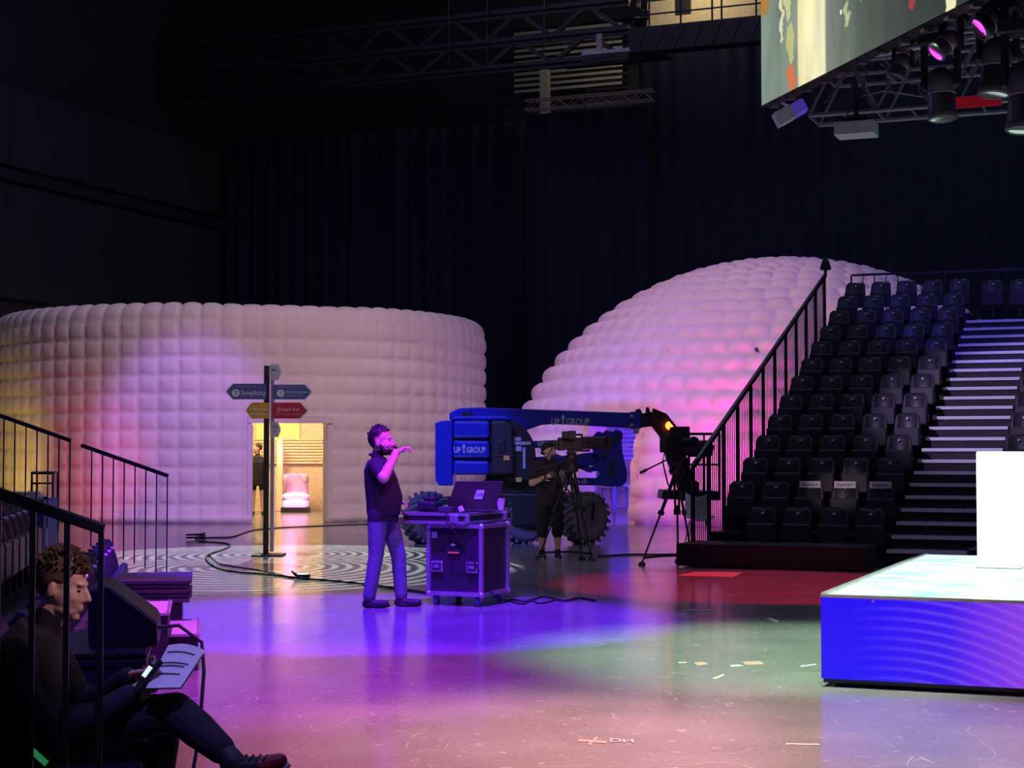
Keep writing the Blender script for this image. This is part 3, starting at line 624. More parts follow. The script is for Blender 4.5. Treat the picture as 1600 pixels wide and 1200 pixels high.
brand(734,703.5,BY-.228,.135,bl,50)
# link plate and riser arms
slab('link_plate',[(925,683),(934,674),(943,676),(947,672),(958,675),(963,671),(970,673),(974,679),(970,692),(974,712),(980,738),(979,752),(972,760),(958,761),(928,758),(930,748),(937,741),(934,736),(916,738),(912,731),(926,729),(936,722),(934,712),(926,704)],'blue',BY+.1,.22,bev=.008)
slab('link_plate',[(930,683),(970,676),(978,752),(960,760),(934,757),(940,722)],'blue',BY+.75,.15,bev=.008)
for px,py in ((957,690),(944,712),(956,726),(955,739),(968,680)): MB().cyl(at(px,py,BY+.04),at(px,py,BY+.14),.05,n=14).build('pivot_pin','steel',bl)
slab('riser_arm',[(832,689),(905,686),(934,683),(934,695),(905,699),(832,700)],'blue',BY+.3,.35)
slab('riser_arm',[(832,714),(880,712),(932,706),(944,716),(930,728),(832,727)],'blue',BY+.3,.35)
ra=slab('riser_arm',[(832,746),(930,747),(972,748),(975,757),(960,759),(832,757)],'blue',BY+.22,.4)
text('0844 807 80',.125,at(867,693.5,BY+.29),(1,0,0),(0,0,1),'whsign',bl,bold=.003,sx=.95); text('upgroup.ch',.11,at(895,752,BY+.2),(1,0,0),(0,0,1),'whsign',ra,bold=.003)
MB().cyl(at(846,705,BY+.4),at(925,735,BY+.4),.05).build('lift_cylinder','grip',bl)
# chassis
slab('chassis',[(672,782),(700,778),(720,770),(900,772),(930,785),(928,812),(905,822),(690,822),(672,806)],'black',BY+.05,1.4,bev=.03)
slab('turntable',[(770,742),(838,742),(846,772),(760,772)],'black',BY+.15,1.2)
slab('chassis_end_cover',[(646,806),(648,795),(656,785),(670,779),(703,777),(706,806)],'black',BY-.22,.5,bev=.03)
text('0844.807..',.12,at(683,793.5,BY-.235),(1,0,0),(0,0,1),'whsign',bl,bold=.003)
def wheel(px,py,Y,yaw,r=.44,w=.34):
    c=at(px,py,Y); c.z=r; ax=Vector((math.sin(yaw),-math.cos(yaw),0)); o=thing('x','','')
    bpy.data.objects.remove(o)
    t=MB().lathe([(.20,-w/2+.03),(.30,-w/2),(r-.07,-w/2+.005),(r-.03,-w/2+.06),(r-.03,w/2-.06),(r-.07,w/2-.005),(.30,w/2),(.20,w/2-.03)],c,ax,32).build('tyre','tyre',bl)
    x,y=frame(ax); lug=MB()
    for k in range(20):
        for sg in (-1,1):
            a=2*PI*(k+(.5 if sg>0 else 0))/20; a2=a+.16
            p0=c+(x*math.cos(a)+y*math.sin(a))*(r-.012)+ax*sg*(w/2-.01); p1=c+(x*math.cos(a2)+y*math.sin(a2))*(r-.012)+ax*sg*.02
            d=p1-p0; rad=(x*math.cos(a+.08)+y*math.sin(a+.08)); lug.box((p0+p1)/2,(d.length,.05,.05),(d,rad.cross(d),rad))
    lg=lug.build('tread_lugs','tyre',t); lg['kind']='stuff'
    MB().lathe([(.02,.02),(.10,.02),(.13,-.04),(.24,-.04),(.29,w/2-.06),(.31,w/2-.02),(.27,w/2-.02),(.24,w/2-.10)],c,ax,24).build('rim','black',t)
    for k in range(8):
        a=2*PI*k/8; p=c+(x*math.cos(a)+y*math.sin(a))*.085+ax*.0; MB().cyl(p+ax*.0,p+ax*.04,.014,n=6).build('wheel_nut','steel',t)
wheel(667,809,BY+.25,math.radians(40)); wheel(914,809,BY+.15,math.radians(40)); wheel(818,812,BY+.3,math.radians(20),.42); wheel(735,806,BY+1.7,math.radians(20),.42)
# jib and work basket
jib=slab('jib_arm',[(994,640),(1000,638),(1004,646),(1020,643),(1026,640),(1041,648),(1062,674),(1066,690),(1083,748),(1092,754),(1092,780),(1068,783),(1044,722),(1032,682),(1020,666),(1003,668),(994,668)],'black',BY+.3,.3,bev=.015)
slab('jib_hose_cover',[(1010,636),(1014,636),(1018,650),(1010,652)],'black',BY+.25,.2)
MB().cyl(at(1046,665,BY+.2),at(1046,665,BY+.3),.07,n=14).build('red_marker_lamp','redlamp',bl)
MB().tube([at(1020,640,BY+.28),at(1040,648,BY+.2),at(1056,668,BY+.2),at(1062,700,BY+.22),at(1072,740,BY+.22)],.025).build('hose','cable',bl)
def bar_px(name,x0,y0,x1,y1,Y,w=.045,Y2=None,m='black'): return MB().bar(at(x0,y0,Y),at(x1,y1,Y2 or Y),w).build(name,m,bl)
for Yb in (BY+.05,BY+.85):
    bar_px('basket_rail',1076,678,1125,678,Yb); bar_px('basket_rail',1076,726,1125,726,Yb,.035); bar_px('basket_rail',1076,678,1076,775,Yb)
    bar_px('basket_rail',1124,678,1124,775,Yb)
    bar_px('basket_rail',1100,678,1100,775,Yb,.03)
bar_px('basket_rail',1076,678,1076,678,BY+.05,.045,BY+.85)
slab('basket_floor',[(1036,766),(1125,768),(1125,782),(1034,780)],'black',BY,.95)
slab('control_box',[(1072,697),(1080,688),(1108,688),(1117,697),(1112,714),(1078,714),(1072,707)],'grip',BY-.1,.4,bev=.03)
slab('control_label',[(1081,689.5),(1094,689.5),(1094,693),(1081,693)],'whsign',BY-.115,.02,bev=0)
# ================================================================== TELEVISION CAMERAS
def tv_camera(label,gp,apex,feet,cam_fn):
    o=thing('television_camera',label,'camera',gp); 
    for f in feet:
        m=f*.45+apex*.55; d=(f-apex).normalized(); sx,sy=frame(d)
        l=MB()
        for k in (-1,1): l.cyl(apex+sx*k*.035,m+sx*k*.025,.017,n=8)
        l.cyl(m-d*.1,f+ZZ*.03,.016,.013,n=8); l.box(m,(.10,.06,.06),(sx,sy,d)); l.build('tripod_leg','steel',o)
        MB().lathe([(.05,0),(.05,.03),(.02,.05)],Vector((f.x,f.y,0)),n=12).build('foot_pad','grip',o)
    cg=sum((Vector((f.x,f.y,.12)) for f in feet),Vector())/3; s=MB()
    for f in feet: s.bar(cg,Vector((f.x,f.y,.10))*.92+cg*.08,.03)
    s.build('spreader','grip',o)
    MB().lathe([(.09,-.06),(.11,0),(.07,.05),(.09,.08),(.09,.16),(.06,.20),(.09,.22),(.02,.23)],apex,n=16).build('fluid_head','grip',o)
    cam_fn(o,apex+ZZ*.23); return o
def studio_cam(o,c,yaw,boxlens=True,sc=1.,bars=1):
    f=Vector((math.cos(yaw),math.sin(yaw),0)); s=Vector((-f.y,f.x,0)); ax=(f,s,ZZ)
    def bx(n,off,sz,m='grip',bev=.012): return MB().box(c+f*off[0]*sc+s*off[1]*sc+ZZ*off[2]*sc,tuple(q*sc for q in sz),ax).build(n,m,o,bev=bev)
    bx('camera_plate',(0,0,.02),(.42,.12,.04)); bx('camera_body',(-.10,0,.15),(.34,.14,.22)); bx('carry_handle',(-.05,0,.31),(.26,.04,.04)); bx('carry_handle_post',(.06,0,.28),(.03,.04,.06)); bx('carry_handle_post',(-.16,0,.28),(.03,.04,.06))
    bx('viewfinder',(-.16,-.14,.30),(.14,.22,.16)); bx('viewfinder_hood',(-.27,-.14,.30),(.10,.20,.14),'black'); bx('rear_adapter',(-.32,0,.14),(.12,.16,.24)); bx('battery',(-.41,0,.12),(.07,.11,.17))
    if boxlens: bx('box_lens',(.28,0,.16),(.46,.22,.23),bev=.03); bx('lens_hood',(.55,0,.16),(.10,.26,.25),'black')
    else: MB().lathe([(.06,.0),(.075,.08),(.07,.2),(.09,.24),(.09,.3),(.07,.3)],c+f*.07+ZZ*.15*sc,f,18).build('lens','black',o)
    MB().cyl(c+f*.6*sc+ZZ*.16*sc,c+f*.595*sc+ZZ*.16*sc,.09,n=20).build('front_glass','lens',o)
    for k in (-1,1)[:1+bars]:
        p0=c+s*k*.10-ZZ*.06; p1=c-f*.52+s*k*.22-ZZ*.22; MB().cyl(p0,p1,.012,n=8).build('pan_bar','grip',o); MB().cyl(p1,p1+(p1-p0).normalized()*.13,.02,n=10).build('pan_grip','black',o)
    MB().tube([c-f*.38+ZZ*.05,c-f*.46-ZZ*.1,c-f*.3-ZZ*.4,c-f*.1-ZZ*.6],.012,6).build('camera_cable','cable',o)
Y1=23.7
ap=at(893,731,Y1); fe=[gnd(842,874),gnd(925,876),Vector((at(912,800,Y1).x,Y1+.62,0))]
tv_camera('black broadcast camera on tripod with a box lens beside the man in shorts',Vector((ap.x,ap.y,0)),ap,fe,lambda o,c: studio_cam(o,c+Vector((.10,0,0)),math.radians(8),True,.78,0))
Y2=23.3
ap=at(1057,735,Y2); fe=[gnd(1003,883),gnd(1083,881),Vector((at(1066,800,Y2).x,Y2+.6,0))]
tv_camera('black broadcast camera on tripod in front of the grandstand railing',Vector((ap.x,ap.y,0)),ap,fe,lambda o,c: studio_cam(o,c,math.radians(60),False,1.0))
# ================================================================== FLIGHT CASE with lid table
AL=math.radians(25); fu=Vector((math.cos(AL),-math.sin(AL),0)); fv=Vector((math.sin(AL),math.cos(AL),0))
K=gnd(752,949); K.z=0                                    # nearest bottom corner, right end of the front
def fc(a,b,z): return K+fu*(-a)+fv*b+ZZ*z              # a to the left along the front, b into depth
W1_,D1_,ZB,ZT=.60,.62,.125,.815
case=thing('flight_case','black flight case on castors with bright aluminium edges and two handles','flight case',fc(.3,.3,0)); AX=(fu,fv,ZZ)
MB().box(fc(W1_/2,D1_/2,(ZB+ZT)/2),(W1_-.02,D1_-.02,ZT-ZB-.02),AX).build('body','wood',case)
for a in (0,W1_):
    for b_ in (0,D1_): MB().box(fc(a,b_,(ZB+ZT)/2),(.04,.04,ZT-ZB),AX).build('edge_profile','alu',case)
for z in (ZB,ZT):
    for b_ in (0,D1_): MB().box(fc(W1_/2,b_,z),(W1_,.04,.04),AX).build('edge_profile','alu',case)
    for a in (0,W1_): MB().box(fc(a,D1_/2,z),(.04,D1_,.04),AX).build('edge_profile','alu',case)
    for a in (0,W1_):
        for b_ in (0,D1_): MB().ell(fc(a,b_,z),(.034,.034,.034),nu=10,nv=6).build('ball_corner','alu',case)
for a in (.10,.50):
    h=MB().box(fc(a,-.012,.40),(.135,.02,.115),AX).build('butterfly_latch','alu',case,bev=.01)
    MB().box(fc(a,-.024,.40),(.10,.01,.075),AX).build('latch_dish','greyhead',h,bev=.008); MB().box(fc(a,-.032,.40),(.06,.012,.03),AX).build('latch_wing','alu',h,bev=.006)
MB().box(fc(.31,-.011,.60),(.15,.006,.10),AX).build('name_plate','ink',case); MB().box(fc(.31,-.012,.545),(.13,.006,.018),AX).build('name_strip','orange',case)
e=MB(); e.prism([fc(.31+dx,-.016,.625+dz) for dx,dz in ((-.04,0),(0,.018),(.04,0),(0,-.018))],fv*-.002); e.build('diamond_emblem','whsign',case)
MB().box(fc(.53,-.011,.72),(.06,.006,.065),AX).build('sticker','silver',case)
for a,b_ in ((.06,.06),(.54,.06),(.06,.56),(.54,.56)):
    cs=MB(); cs.box(fc(a,b_,.115),(.09,.09,.012),AX); cs.box(fc(a-.027,b_,.08),(.006,.05,.07),AX); cs.box(fc(a+.027,b_,.08),(.006,.05,.07),AX); cb=cs.build('castor_fork','alu',case)
    MB().lathe([(.012,-.018),(.045,-.02),(.05,-.012),(.05,.012),(.045,.02),(.012,.018)],fc(a,b_,.05),fu,16).build('castor_wheel','navy',cb)
lid=thing('case_lid','open flight case lid used as a table top on the case','table top',fc(.4,.5,ZT+.02)); LX,LD,LZ=.70,1.15,ZT+.025
def fl_(a,b_,z): return fc(a+.165,b_-.08,z)
MB().box(fl_(LX/2,LD/2,LZ+.05),(LX-.01,LD-.01,.085),AX).build('lid_panel','wood',lid)
for z in (LZ+.012,LZ+.095):
    for b_ in (0,LD): MB().box(fl_(LX/2,b_,z),(LX,.03,.03),AX).build('lid_edge','alu',lid)
    for a in (0,LX): MB().box(fl_(a,LD/2,z),(.03,LD,.03),AX).build('lid_edge','alu',lid)
for a,b_ in ((.10,-.01),(.0,.05),(.0,.95)): MB().box(fl_(a,b_,LZ+.055),(.09,.05,.09),AX).build('lid_catch','alu',lid,bev=.01)
TZ=LZ+.112
lp=thing('laptop','open dark laptop seen from behind on the case lid','laptop',fl_(.1,.45,TZ))
lc=fl_(.12,.42,TZ); tilt=math.radians(20); up=ZZ*math.cos(tilt)-fv*(-math.sin(tilt)); lx=Vector((1,0,0)); ly=Vector((0,1,0)); up=ZZ*math.cos(tilt)+Vector((.35,-.2,0)).normalized()*math.sin(tilt)
nrm=lx.cross(up).normalized()
MB().box(lc+Vector((0,.10,.011)),(.50,.30,.022)).build('keyboard_base','grip',lp,bev=.005)
ll=MB().box(lc+Vector((0,-.04,.03))+up*.15,(.50,.012,.31),(lx,nrm,up)).build('screen_lid','laptop',lp,bev=.004)
sx0=lc+Vector((.04,-.04,.03))+up*.16+nrm*(-.0085 if nrm.y>0 else .0085)
MB().box(sx0,(.085,.003,.10),(lx,nrm,up)).build('sticker','paper',ll); 
for dx,w,t_ in ((-.02,.026,'U'),(.02,.026,'A')): text(t_,.055,sx0+lx*dx+nrm*(-.003 if nrm.y>0 else .003),lx,up,'ink',ll,ext=.001)
bag=thing('equipment_pouch','black padded pouch lying on the left of the case lid','pouch',fl_(.58,.3,TZ))
MB().box(fl_(.52,.28,TZ+.055),(.20,.24,.11),AX).build('body','grip',bag,bev=.03); MB().box(fl_(.52,.30,TZ+.13),(.12,.16,.05),AX).build('flap','grip',bag,bev=.02)
single('tablet_stand',MB().box(fl_(.42,.18,TZ+.08),(.02,.2,.16),(fu+fv*.5,fv-fu*.5,ZZ)),'grip','dark upright tablet on the case lid beside the laptop','tablet',bev=.005)
bt=thing('water_bottle','small clear bottle on the case lid next to the paper cup','bottle',fl_(.035,.72,TZ)); MB().lathe([(.025,0),(.03,.01),(.03,.11),(.012,.14),(.012,.155)],bt.location).build('body','alu',bt); MB().lathe([(.014,.155),(.014,.175),(.001,.175)],bt.location).build('cap','white',bt)
cu=thing('paper_cup','pale paper cup at the right end of the case lid','cup',fl_(.03,.95,TZ)); MB().lathe([(.032,0),(.044,.115),(.041,.115),(.030,.01)],cu.location).build('body','cup',cu); MB().lathe([(.046,.108),(.046,.122),(.001,.124)],cu.location).build('rim','white',cu)
single('intercom_box',MB().box(fl_(.24,.10,TZ+.03),(.16,.11,.06),AX),'greyhead','small grey intercom box on the front of the case lid','box',bev=.008)
single('dongle',MB().box(fl_(.10,.15,TZ+.035),(.045,.03,.06),(fu+ZZ*.5,fv,ZZ-fu*.5)),'paper','small white adapter standing on the case lid','adapter',bev=.004)
lo=MB(); lo.cyl(fl_(.29,.03,TZ+.05),fl_(.29,.024,TZ+.05),.008,n=8); lo.build('status_light','redlamp',bpy.data.objects['intercom_box']) if False else None
single('charger_cable',MB().tube([fl_(.24,.02,TZ+.03),fl_(.16,-.06,TZ+.02),fl_(.13,-.10,TZ-.10),fc(.10,-.05,.55),fc(.03,-.04,.42),fc(-.03,.05,.2),fc(-.08,.15,.10),fc(-.10,.22,.02)],.007,6),'cable','thin cable hanging down the front of the flight case','cable')
# ================================================================== PEOPLE
class Body:
    def __init__(s): s.mb=MB(); s.seg=[]
    def cap(s,p0,p1,r0,r1,m):
        p0=Vector(p0); p1=Vector(p1); s.mb.ell(p0,(r0,)*3,nu=12,nv=8); s.mb.ell(p1,(r1,)*3,nu=12,nv=8)
        if (p1-p0).length>1e-4: s.mb.cyl(p0,p1,r0,r1,n=12)
        s.seg.append((p0,p1,r0,r1,m,None)); return s
    def chain(s,pts,rs,m):
        for k in range(len(pts)-1): s.cap(pts[k],pts[k+1],rs[k],rs[k+1],m if isinstance(m,str) else m[k])
        return s
    def ell(s,c,r,m,ax=None):
        a=[Vector((1,0,0)),Vector((0,1,0)),Vector((0,0,1))] if ax is None else [Vector(q).normalized() for q in ax]
        s.mb.ell(c,r,a,16,10); s.seg.append((Vector(c),r,a,0,m,'e')); return s
    def loft(s,secs,side,m):
        # secs: (centre, half width along side, half depth)
        vs=[]; n=20; side=Vector(side).normalized(); L=len(secs)
        for k,(c,ra,rb) in enumerate(secs):
            d=(Vector(secs[min(k+1,L-1)][0])-Vector(secs[max(k-1,0)][0])).normalized(); q=d.cross(side).normalized()
            for i in range(n):
                a=2*PI*i/n; ca,sa=math.cos(a),math.sin(a); e=.8
                vs.append(Vector(c)+side*ra*math.copysign(abs(ca)**e,ca)+q*rb*math.copysign(abs(sa)**e,sa))
        s.mb.add(vs,[(k*n+i,k*n+(i+1)%n,(k+1)*n+(i+1)%n,(k+1)*n+i) for k in range(L-1) for i in range(n)]+[tuple(range(n-1,-1,-1)),tuple((L-1)*n+i for i in range(n))],True)
        for k in range(L-1):
            for o in (-.5,0,.5):
                s.seg.append((Vector(secs[k][0])+side*secs[k][1]*o,Vector(secs[k+1][0])+side*secs[k+1][1]*o,min(secs[k][1:])*.98,min(secs[k+1][1:])*.98,m,None))
        return s
    def head(s,c,f,u,skin='skin',beard=None,k=1.):
        c=Vector(c); f=Vector(f).normalized(); u=Vector(u); u=(u-f*u.dot(f)).normalized(); q=u.cross(f); ax=(f,q,u)
        P=lambda a,b,d: c+f*a*k+q*b*k+u*d*k
        jm=beard or skin
        s.ell(P(-.012,0,.035),(.098*k,.076*k,.088*k),skin,ax); s.ell(P(.030,0,-.03),(.066*k,.068*k,.085*k),skin,ax); s.ell(P(.0,0,-.02),(.07*k,.070*k,.07*k),skin,ax)
        s.ell(P(.030,0,-.078),(.060*k,.062*k,.040*k),jm,ax); s.ell(P(.072,0,-.103),(.022*k,.026*k,.018*k),jm,ax)
        s.cap(P(.092,0,.012),P(.114,0,-.026),.009*k,.013*k,skin); s.ell(P(.098,0,-.034),(.016*k,.018*k,.009*k),skin,ax)
        s.ell(P(.078,0,.028),(.018*k,.048*k,.010*k),skin,ax); s.ell(P(.090,0,-.060),(.012*k,.025*k,.008*k),skin,ax); s.ell(P(.088,0,-.073),(.012*k,.024*k,.008*k),skin,ax)
        for b in (-1,1):
            s.ell(P(-.016,b*.080,-.012),(.018*k,.007*k,.030*k),skin,ax); s.ell(P(.062,b*.040,-.028),(.022*k,.018*k,.02*k),skin,ax)
        if beard:
            for b in (-1,1): s.cap(P(.012,b*.060,-.035),P(.040,b*.046,-.082),.017*k,.026*k,beard)
            s.ell(P(.090,0,-.047),(.014*k,.028*k,.008*k),beard,ax)
        return (c,f,u,q,k)
    def hand(s,w,d,n,sg=1,curl=.6,m='skin',k=1.):
        w=Vector(w); d=Vector(d).normalized(); n=Vector(n); n=(n-d*n.dot(d)).normalized(); t=n.cross(d)
        s.ell(w+d*.045*k,(.055*k,.040*k,.017*k),m,(d,t,n))
        for i,L in enumerate((.072,.080,.075,.060)):
            c=curl*(1+.12*i); p=w+d*.085*k+t*sg*(.030-.020*i)*k
            p1=p+(d*math.cos(c*.6)+n*math.sin(c*.6))*L*.5*k; p2=p1+(d*math.cos(c*1.5)+n*math.sin(c*1.5))*L*.5*k
            s.chain([p,p1,p2],[.0095*k,.0085*k,.0072*k],m)
        p=w+d*.022*k+t*sg*.034*k; p1=p+(d*.65+t*sg*.6+n*.35).normalized()*.045*k; p2=p1+(d*.85+t*sg*.05+n*.5).normalized()*.036*k
        s.chain([p,p1,p2],[.014*k,.0115*k,.009*k],m)
    def finish(s,parent,voxel,mats,it=3):
        o=bpy.data.objects.new('tmp',s.mb.mesh('tmp','skin')); C.objects.link(o)
        r=o.modifiers.new('r','REMESH'); r.mode='VOXEL'; r.voxel_size=voxel
        sm=o.modifiers.new('s','SMOOTH'); sm.factor=.5; sm.iterations=it
        dg=bpy.context.evaluated_depsgraph_get(); me=bpy.data.meshes.new_from_object(o.evaluated_get(dg)); bpy.data.objects.remove(o)
        nf=len(me.polygons); cc=np.empty(nf*3,np.float32); me.polygons.foreach_get('center',cc); cc=cc.reshape(-1,3).astype(float)
        best=np.full(nf,1e9); idx=np.zeros(nf,int)
        for g in s.seg:
            mi=mats.index(g[4])
            if g[5]=='e':
                q=cc-np.array(g[0]); l=np.stack([q@np.array(a)/r_ for a,r_ in zip(g[2],g[1])],1); L=np.linalg.norm(l,axis=1); d=(L-1)*min(g[1])
            else:
                a=np.array(g[0]); b=np.array(g[1]); ab=b-a; t=np.clip(((cc-a)@ab)/max(1e-9,ab@ab),0,1); d=np.linalg.norm(cc-a-t[:,None]*ab,axis=1)-(g[2]+(g[3]-g[2])*t)
            k=d<best; best[k]=d[k]; idx[k]=mi
        me.materials.clear()
        for m in mats: me.materials.append(M[m])
        me.polygons.foreach_set('material_index',idx.astype(np.int32)); me.polygons.foreach_set('use_smooth',np.ones(nf,bool))
        loc=chain_loc(parent); me.transform(Matrix.Translation(-loc)); me.name='body'
        ob=bpy.data.objects.new('body',me); C.objects.link(ob); ob.parent=parent; return ob
def hair_cap(hd,parent,m,spikes=0,back=1.,top=.0,cover=.02,length=.03,seed=1,fr=.06):
    c,f,u,q,k=hd; rnd=random.Random(seed); b=MB(); R=(.103*k,.081*k,.094*k); o=c+u*.036*k-f*.016*k
    # shell over the skull, open over the face
    nu,nv=28,14; vs=[]; fs=[]; keep={}
    for j in range(nv+1):
        t=PI*.80*j/nv
        for i in range(nu):
            p=2*PI*i/nu; vs.append(o+f*R[0]*math.sin(t)*math.cos(p)+q*R[1]*math.sin(t)*math.sin(p)+u*(R[2]+top)*math.cos(t))
    def ok(v):
        d=v-c; x=d.dot(f)/k; z=d.dot(u)/k; return z>cover+max(0,x-.0)*.75 if x>-.03 else z>-.075+ max(0,x+.06)*2.6
    for j in range(nv):
        for i in range(nu):
            fa=(j*nu+i,(j+1)*nu+i,(j+1)*nu+(i+1)%nu,j*nu+(i+1)%nu)
            if all(ok(vs[a]) for a in fa): fs.append(fa)
    b.add(vs,fs,True)
    for _ in range(spikes):
        t=rnd.uniform(0,1.25); p=rnd.uniform(0,2*PI); nrm=f*math.sin(t)*math.cos(p)+q*math.sin(t)*math.sin(p)+u*math.cos(t)
        v=o+f*R[0]*math.sin(t)*math.cos(p)+q*R[1]*math.sin(t)*math.sin(p)+u*(R[2]+top)*math.cos(t)
        if not ok(v): continue
        d=(nrm+f*rnd.uniform(-.1,.7)+q*rnd.uniform(-.5,.5)+u*rnd.uniform(0,.4)).normalized(); L=length*rnd.uniform(.5,1.2)
        b.tube([v-nrm*.008,v+d*L*.55,v+d*L+f*L*.25*rnd.uniform(-.5,1)],[.007*k,.005*k,.0012],5)
    h=b.build('hair',m,parent,fix=False); return h
def eyes(hd,parent):
    c,f,u,q,k=hd
    for b in (-1,1): MB().ell(c+f*.079*k+q*b*.032*k+u*.004*k,(.008*k,.011*k,.0045*k),(f,q,u),8,6).build('eye','eye',parent)
# ---- presenter with headset, standing by the flight case
SX=gnd(607,948); man=thing('person','standing man in black polo shirt and jeans with headset, hand raised','person',SX)
def g(x,y,z): return SX+Vector((x,y,z))
B=Body()
# legs: near (right) leg behind, far (left) leg stepping forward
for hip,knee,ank,toe in (((-.10,-.09,.93),(-.12,-.10,.53),(-.185,-.12,.10),(-.02,-.14,.04)),((-.02,.09,.93),(.095,.06,.52),(.125,.05,.10),(.30,.0,.04))):
    B.chain([g(*hip),g(*knee),g(ank[0],ank[1],ank[2]+.02)],[.112,.078,.066],'jeans')
    B.cap(g(*ank),g(ank[0],ank[1],.055),.052,.05,'shoe'); B.cap(g(ank[0]-.03,ank[1],.042),g(*toe),.044,.040,'shoe'); B.ell(g((ank[0]+toe[0])/2,(ank[1]+toe[1])/2,.018),(.14,.045,.018),'shoe')
B.loft([(g(-.06,0,.86),.175,.15),(g(-.065,0,.97),.178,.158)],(0,1,0),'jeans')
B.loft([(g(-.055,0,.94),.180,.172),(g(-.045,0,1.10),.188,.188),(g(-.08,0,1.27),.20,.172),(g(-.115,0,1.42),.20,.142),(g(-.125,0,1.50),.12,.09)],(0,1,0),'tee')
B.cap(g(-.13,0,1.47),g(-.105,0,1.60),.060,.058,'skin')
for sy in (-1,1): B.ell(g(-.12,sy*.185,1.435),(.085,.075,.085),'tee')
hd=B.head(g(-.075,-.01,1.675),(1,-.22,.08),(-.05,0,1),'skin','hair',1.2)
B.chain([g(-.12,-.20,1.43),g(-.075,-.27,1.36)],[.072,.066],'tee'); B.chain([g(-.10,-.23,1.395),g(-.03,-.31,1.315),g(.085,-.20,1.555)],[.062,.058,.042],'skin')
B.hand(g(.085,-.20,1.555),(.75,.15,.55),(.35,.1,-.8),-1,.95,k=1.25)
B.chain([g(-.10,.21,1.43),g(-.09,.26,1.24)],[.068,.058],'tee'); B.chain([g(-.09,.255,1.27),g(-.06,.27,1.12),g(.09,.16,1.06)],[.05,.046,.036],'skin'); B.hand(g(.09,.16,1.06),(.8,-.5,-.2),(.2,-.4,-.6),1,.7)
B.finish(man,.0075,['skin','tee','jeans','shoe','hair'])
hair_cap(hd,man,'hair',90,length=.02,top=.012,cover=.035); eyes(hd,man)
c,f_,u_,q_,k_=hd
hs=MB(); hs.tube([c+f_*-.01-q_*.088-u_*.0,c+f_*.03-q_*.085-u_*.045,c+f_*.10-q_*.06-u_*.065,c+f_*.145-q_*.03-u_*.066],.0035,6); hs.build('headset_boom','black',man); MB().ell(c+f_*.150-q_*.028-u_*.066,(.020,.016,.016)).build('microphone_foam','black',man)
cl=MB(); n_=16; cc_=g(-.118,0,1.525); cl.tube([cc_+Vector((.075*math.cos(2*PI*i/n_),.072*math.sin(2*PI*i/n_),-.022*math.cos(2*PI*i/n_))) for i in range(n_+1)],.016,8); cl.build('collar','tee',man)
# ---- camera operator in shorts and cap
SX=gnd(859,874); op=thing('person','bearded camera operator in black t-shirt, shorts and cap looking up','person',SX); k0=1.0
B=Body()
for sx in (-.11,.115):
    B.chain([g(sx*.85,0,.84),g(sx,-.01,.50),g(sx,-.005,.40)],[.105,.092,.090],'tee'); B.chain([g(sx,0,.48),g(sx,.01,.32),g(sx,.02,.12)],[.058,.058,.038],'skin')
    B.cap(g(sx,.02,.13),g(sx,.02,.08),.044,.046,'tee'); B.cap(g(sx,.03,.05),g(sx+.02,-.13,.04),.046,.042,'shoe'); B.ell(g(sx+.01,-.05,.015),(.05,.13,.016),'sole')
B.loft([(g(0,0,.78),.19,.13),(g(0,0,.95),.20,.15),(g(-.005,0,1.10),.205,.155),(g(-.01,0,1.27),.21,.135),(g(-.015,.01,1.38),.20,.115),(g(-.02,.015,1.45),.11,.08)],(1,0,0),'tee')
B.cap(g(-.02,0,1.42),g(-.015,-.02,1.53),.062,.060,'skin')
hd=B.head(g(-.01,-.02,1.595),(.62,-.55,.42),(-.25,.25,.9),'skin',None,1.)
B.chain([g(-.21,0,1.375),g(-.255,-.04,1.20)],[.075,.068],'tee'); B.chain([g(-.25,-.04,1.24),g(-.26,-.06,1.11),g(-.10,-.24,1.19)],[.052,.048,.036],'skin'); B.hand(g(-.10,-.24,1.19),(.8,-.3,.35),(0,.6,-.3),1,1.1)
B.chain([g(.18,0,1.375),g(.23,-.06,1.19)],[.075,.066],'tee'); B.chain([g(.225,-.05,1.22),g(.23,-.08,1.12),g(.16,-.27,1.26)],[.05,.046,.036],'skin'); B.hand(g(.16,-.27,1.26),(.3,-.8,.3),(-.5,0,-.6),-1,.9)
B.finish(op,.010,['skin','tee','shoe','sole'])
c,f_,u_,q_,k_=hd; cp=MB(); cp.lathe([(.100,-.01),(.101,.03),(.088,.07),(.05,.095),(.002,.102)],c+u_*.022-f_*.012,u_,24); ca=cp.build('cap','tee',op,fix=False); ca.scale=(1,1,1)
MB().ell(c+f_*.10+u_*.022,(.075,.075,.006),(f_,q_,u_+f_*.15)).build('cap_peak','tee',op); eyes(hd,op)
MB().ell(g(.03,-.152,1.235),(.07,.004,.05)).build('shirt_print','greyhead',op)
single('remote_control',MB().cyl(g(-.075,-.29,1.17),g(-.06,-.29,1.29),.018,n=10),'grip','small black control held by the man in shorts','remote')
# ---- seated stage manager at the left
SX=Vector((at(90,1000,6.4).x,6.4,0)); sm_=thing('person','seated man in dark hoodie reading papers, legs crossed, behind the railing','person',SX)
B=Body()
B.loft([(g(-.10,0,.40),.165,.12),(g(-.085,0,.50),.172,.125),(g(-.10,0,.62),.175,.125),(g(-.115,0,.74),.195,.125),(g(-.10,0,.84),.205,.11),(g(-.06,0,.905),.12,.085)],(0,1,0),'hood')
B.cap(g(-.07,0,.86),g(-.01,0,.985),.062,.060,'skin')
hd=B.head(g(.018,-.005,1.062),(1,-.10,-.22),(.12,0,1),'skin',None,.98)
ht=MB(); 
B.loft([(g(-.085,0,.86),.10,.085),(g(-.07,0,.915),.085,.075)],(0,1,0),'hood')                # collar of the hoodie
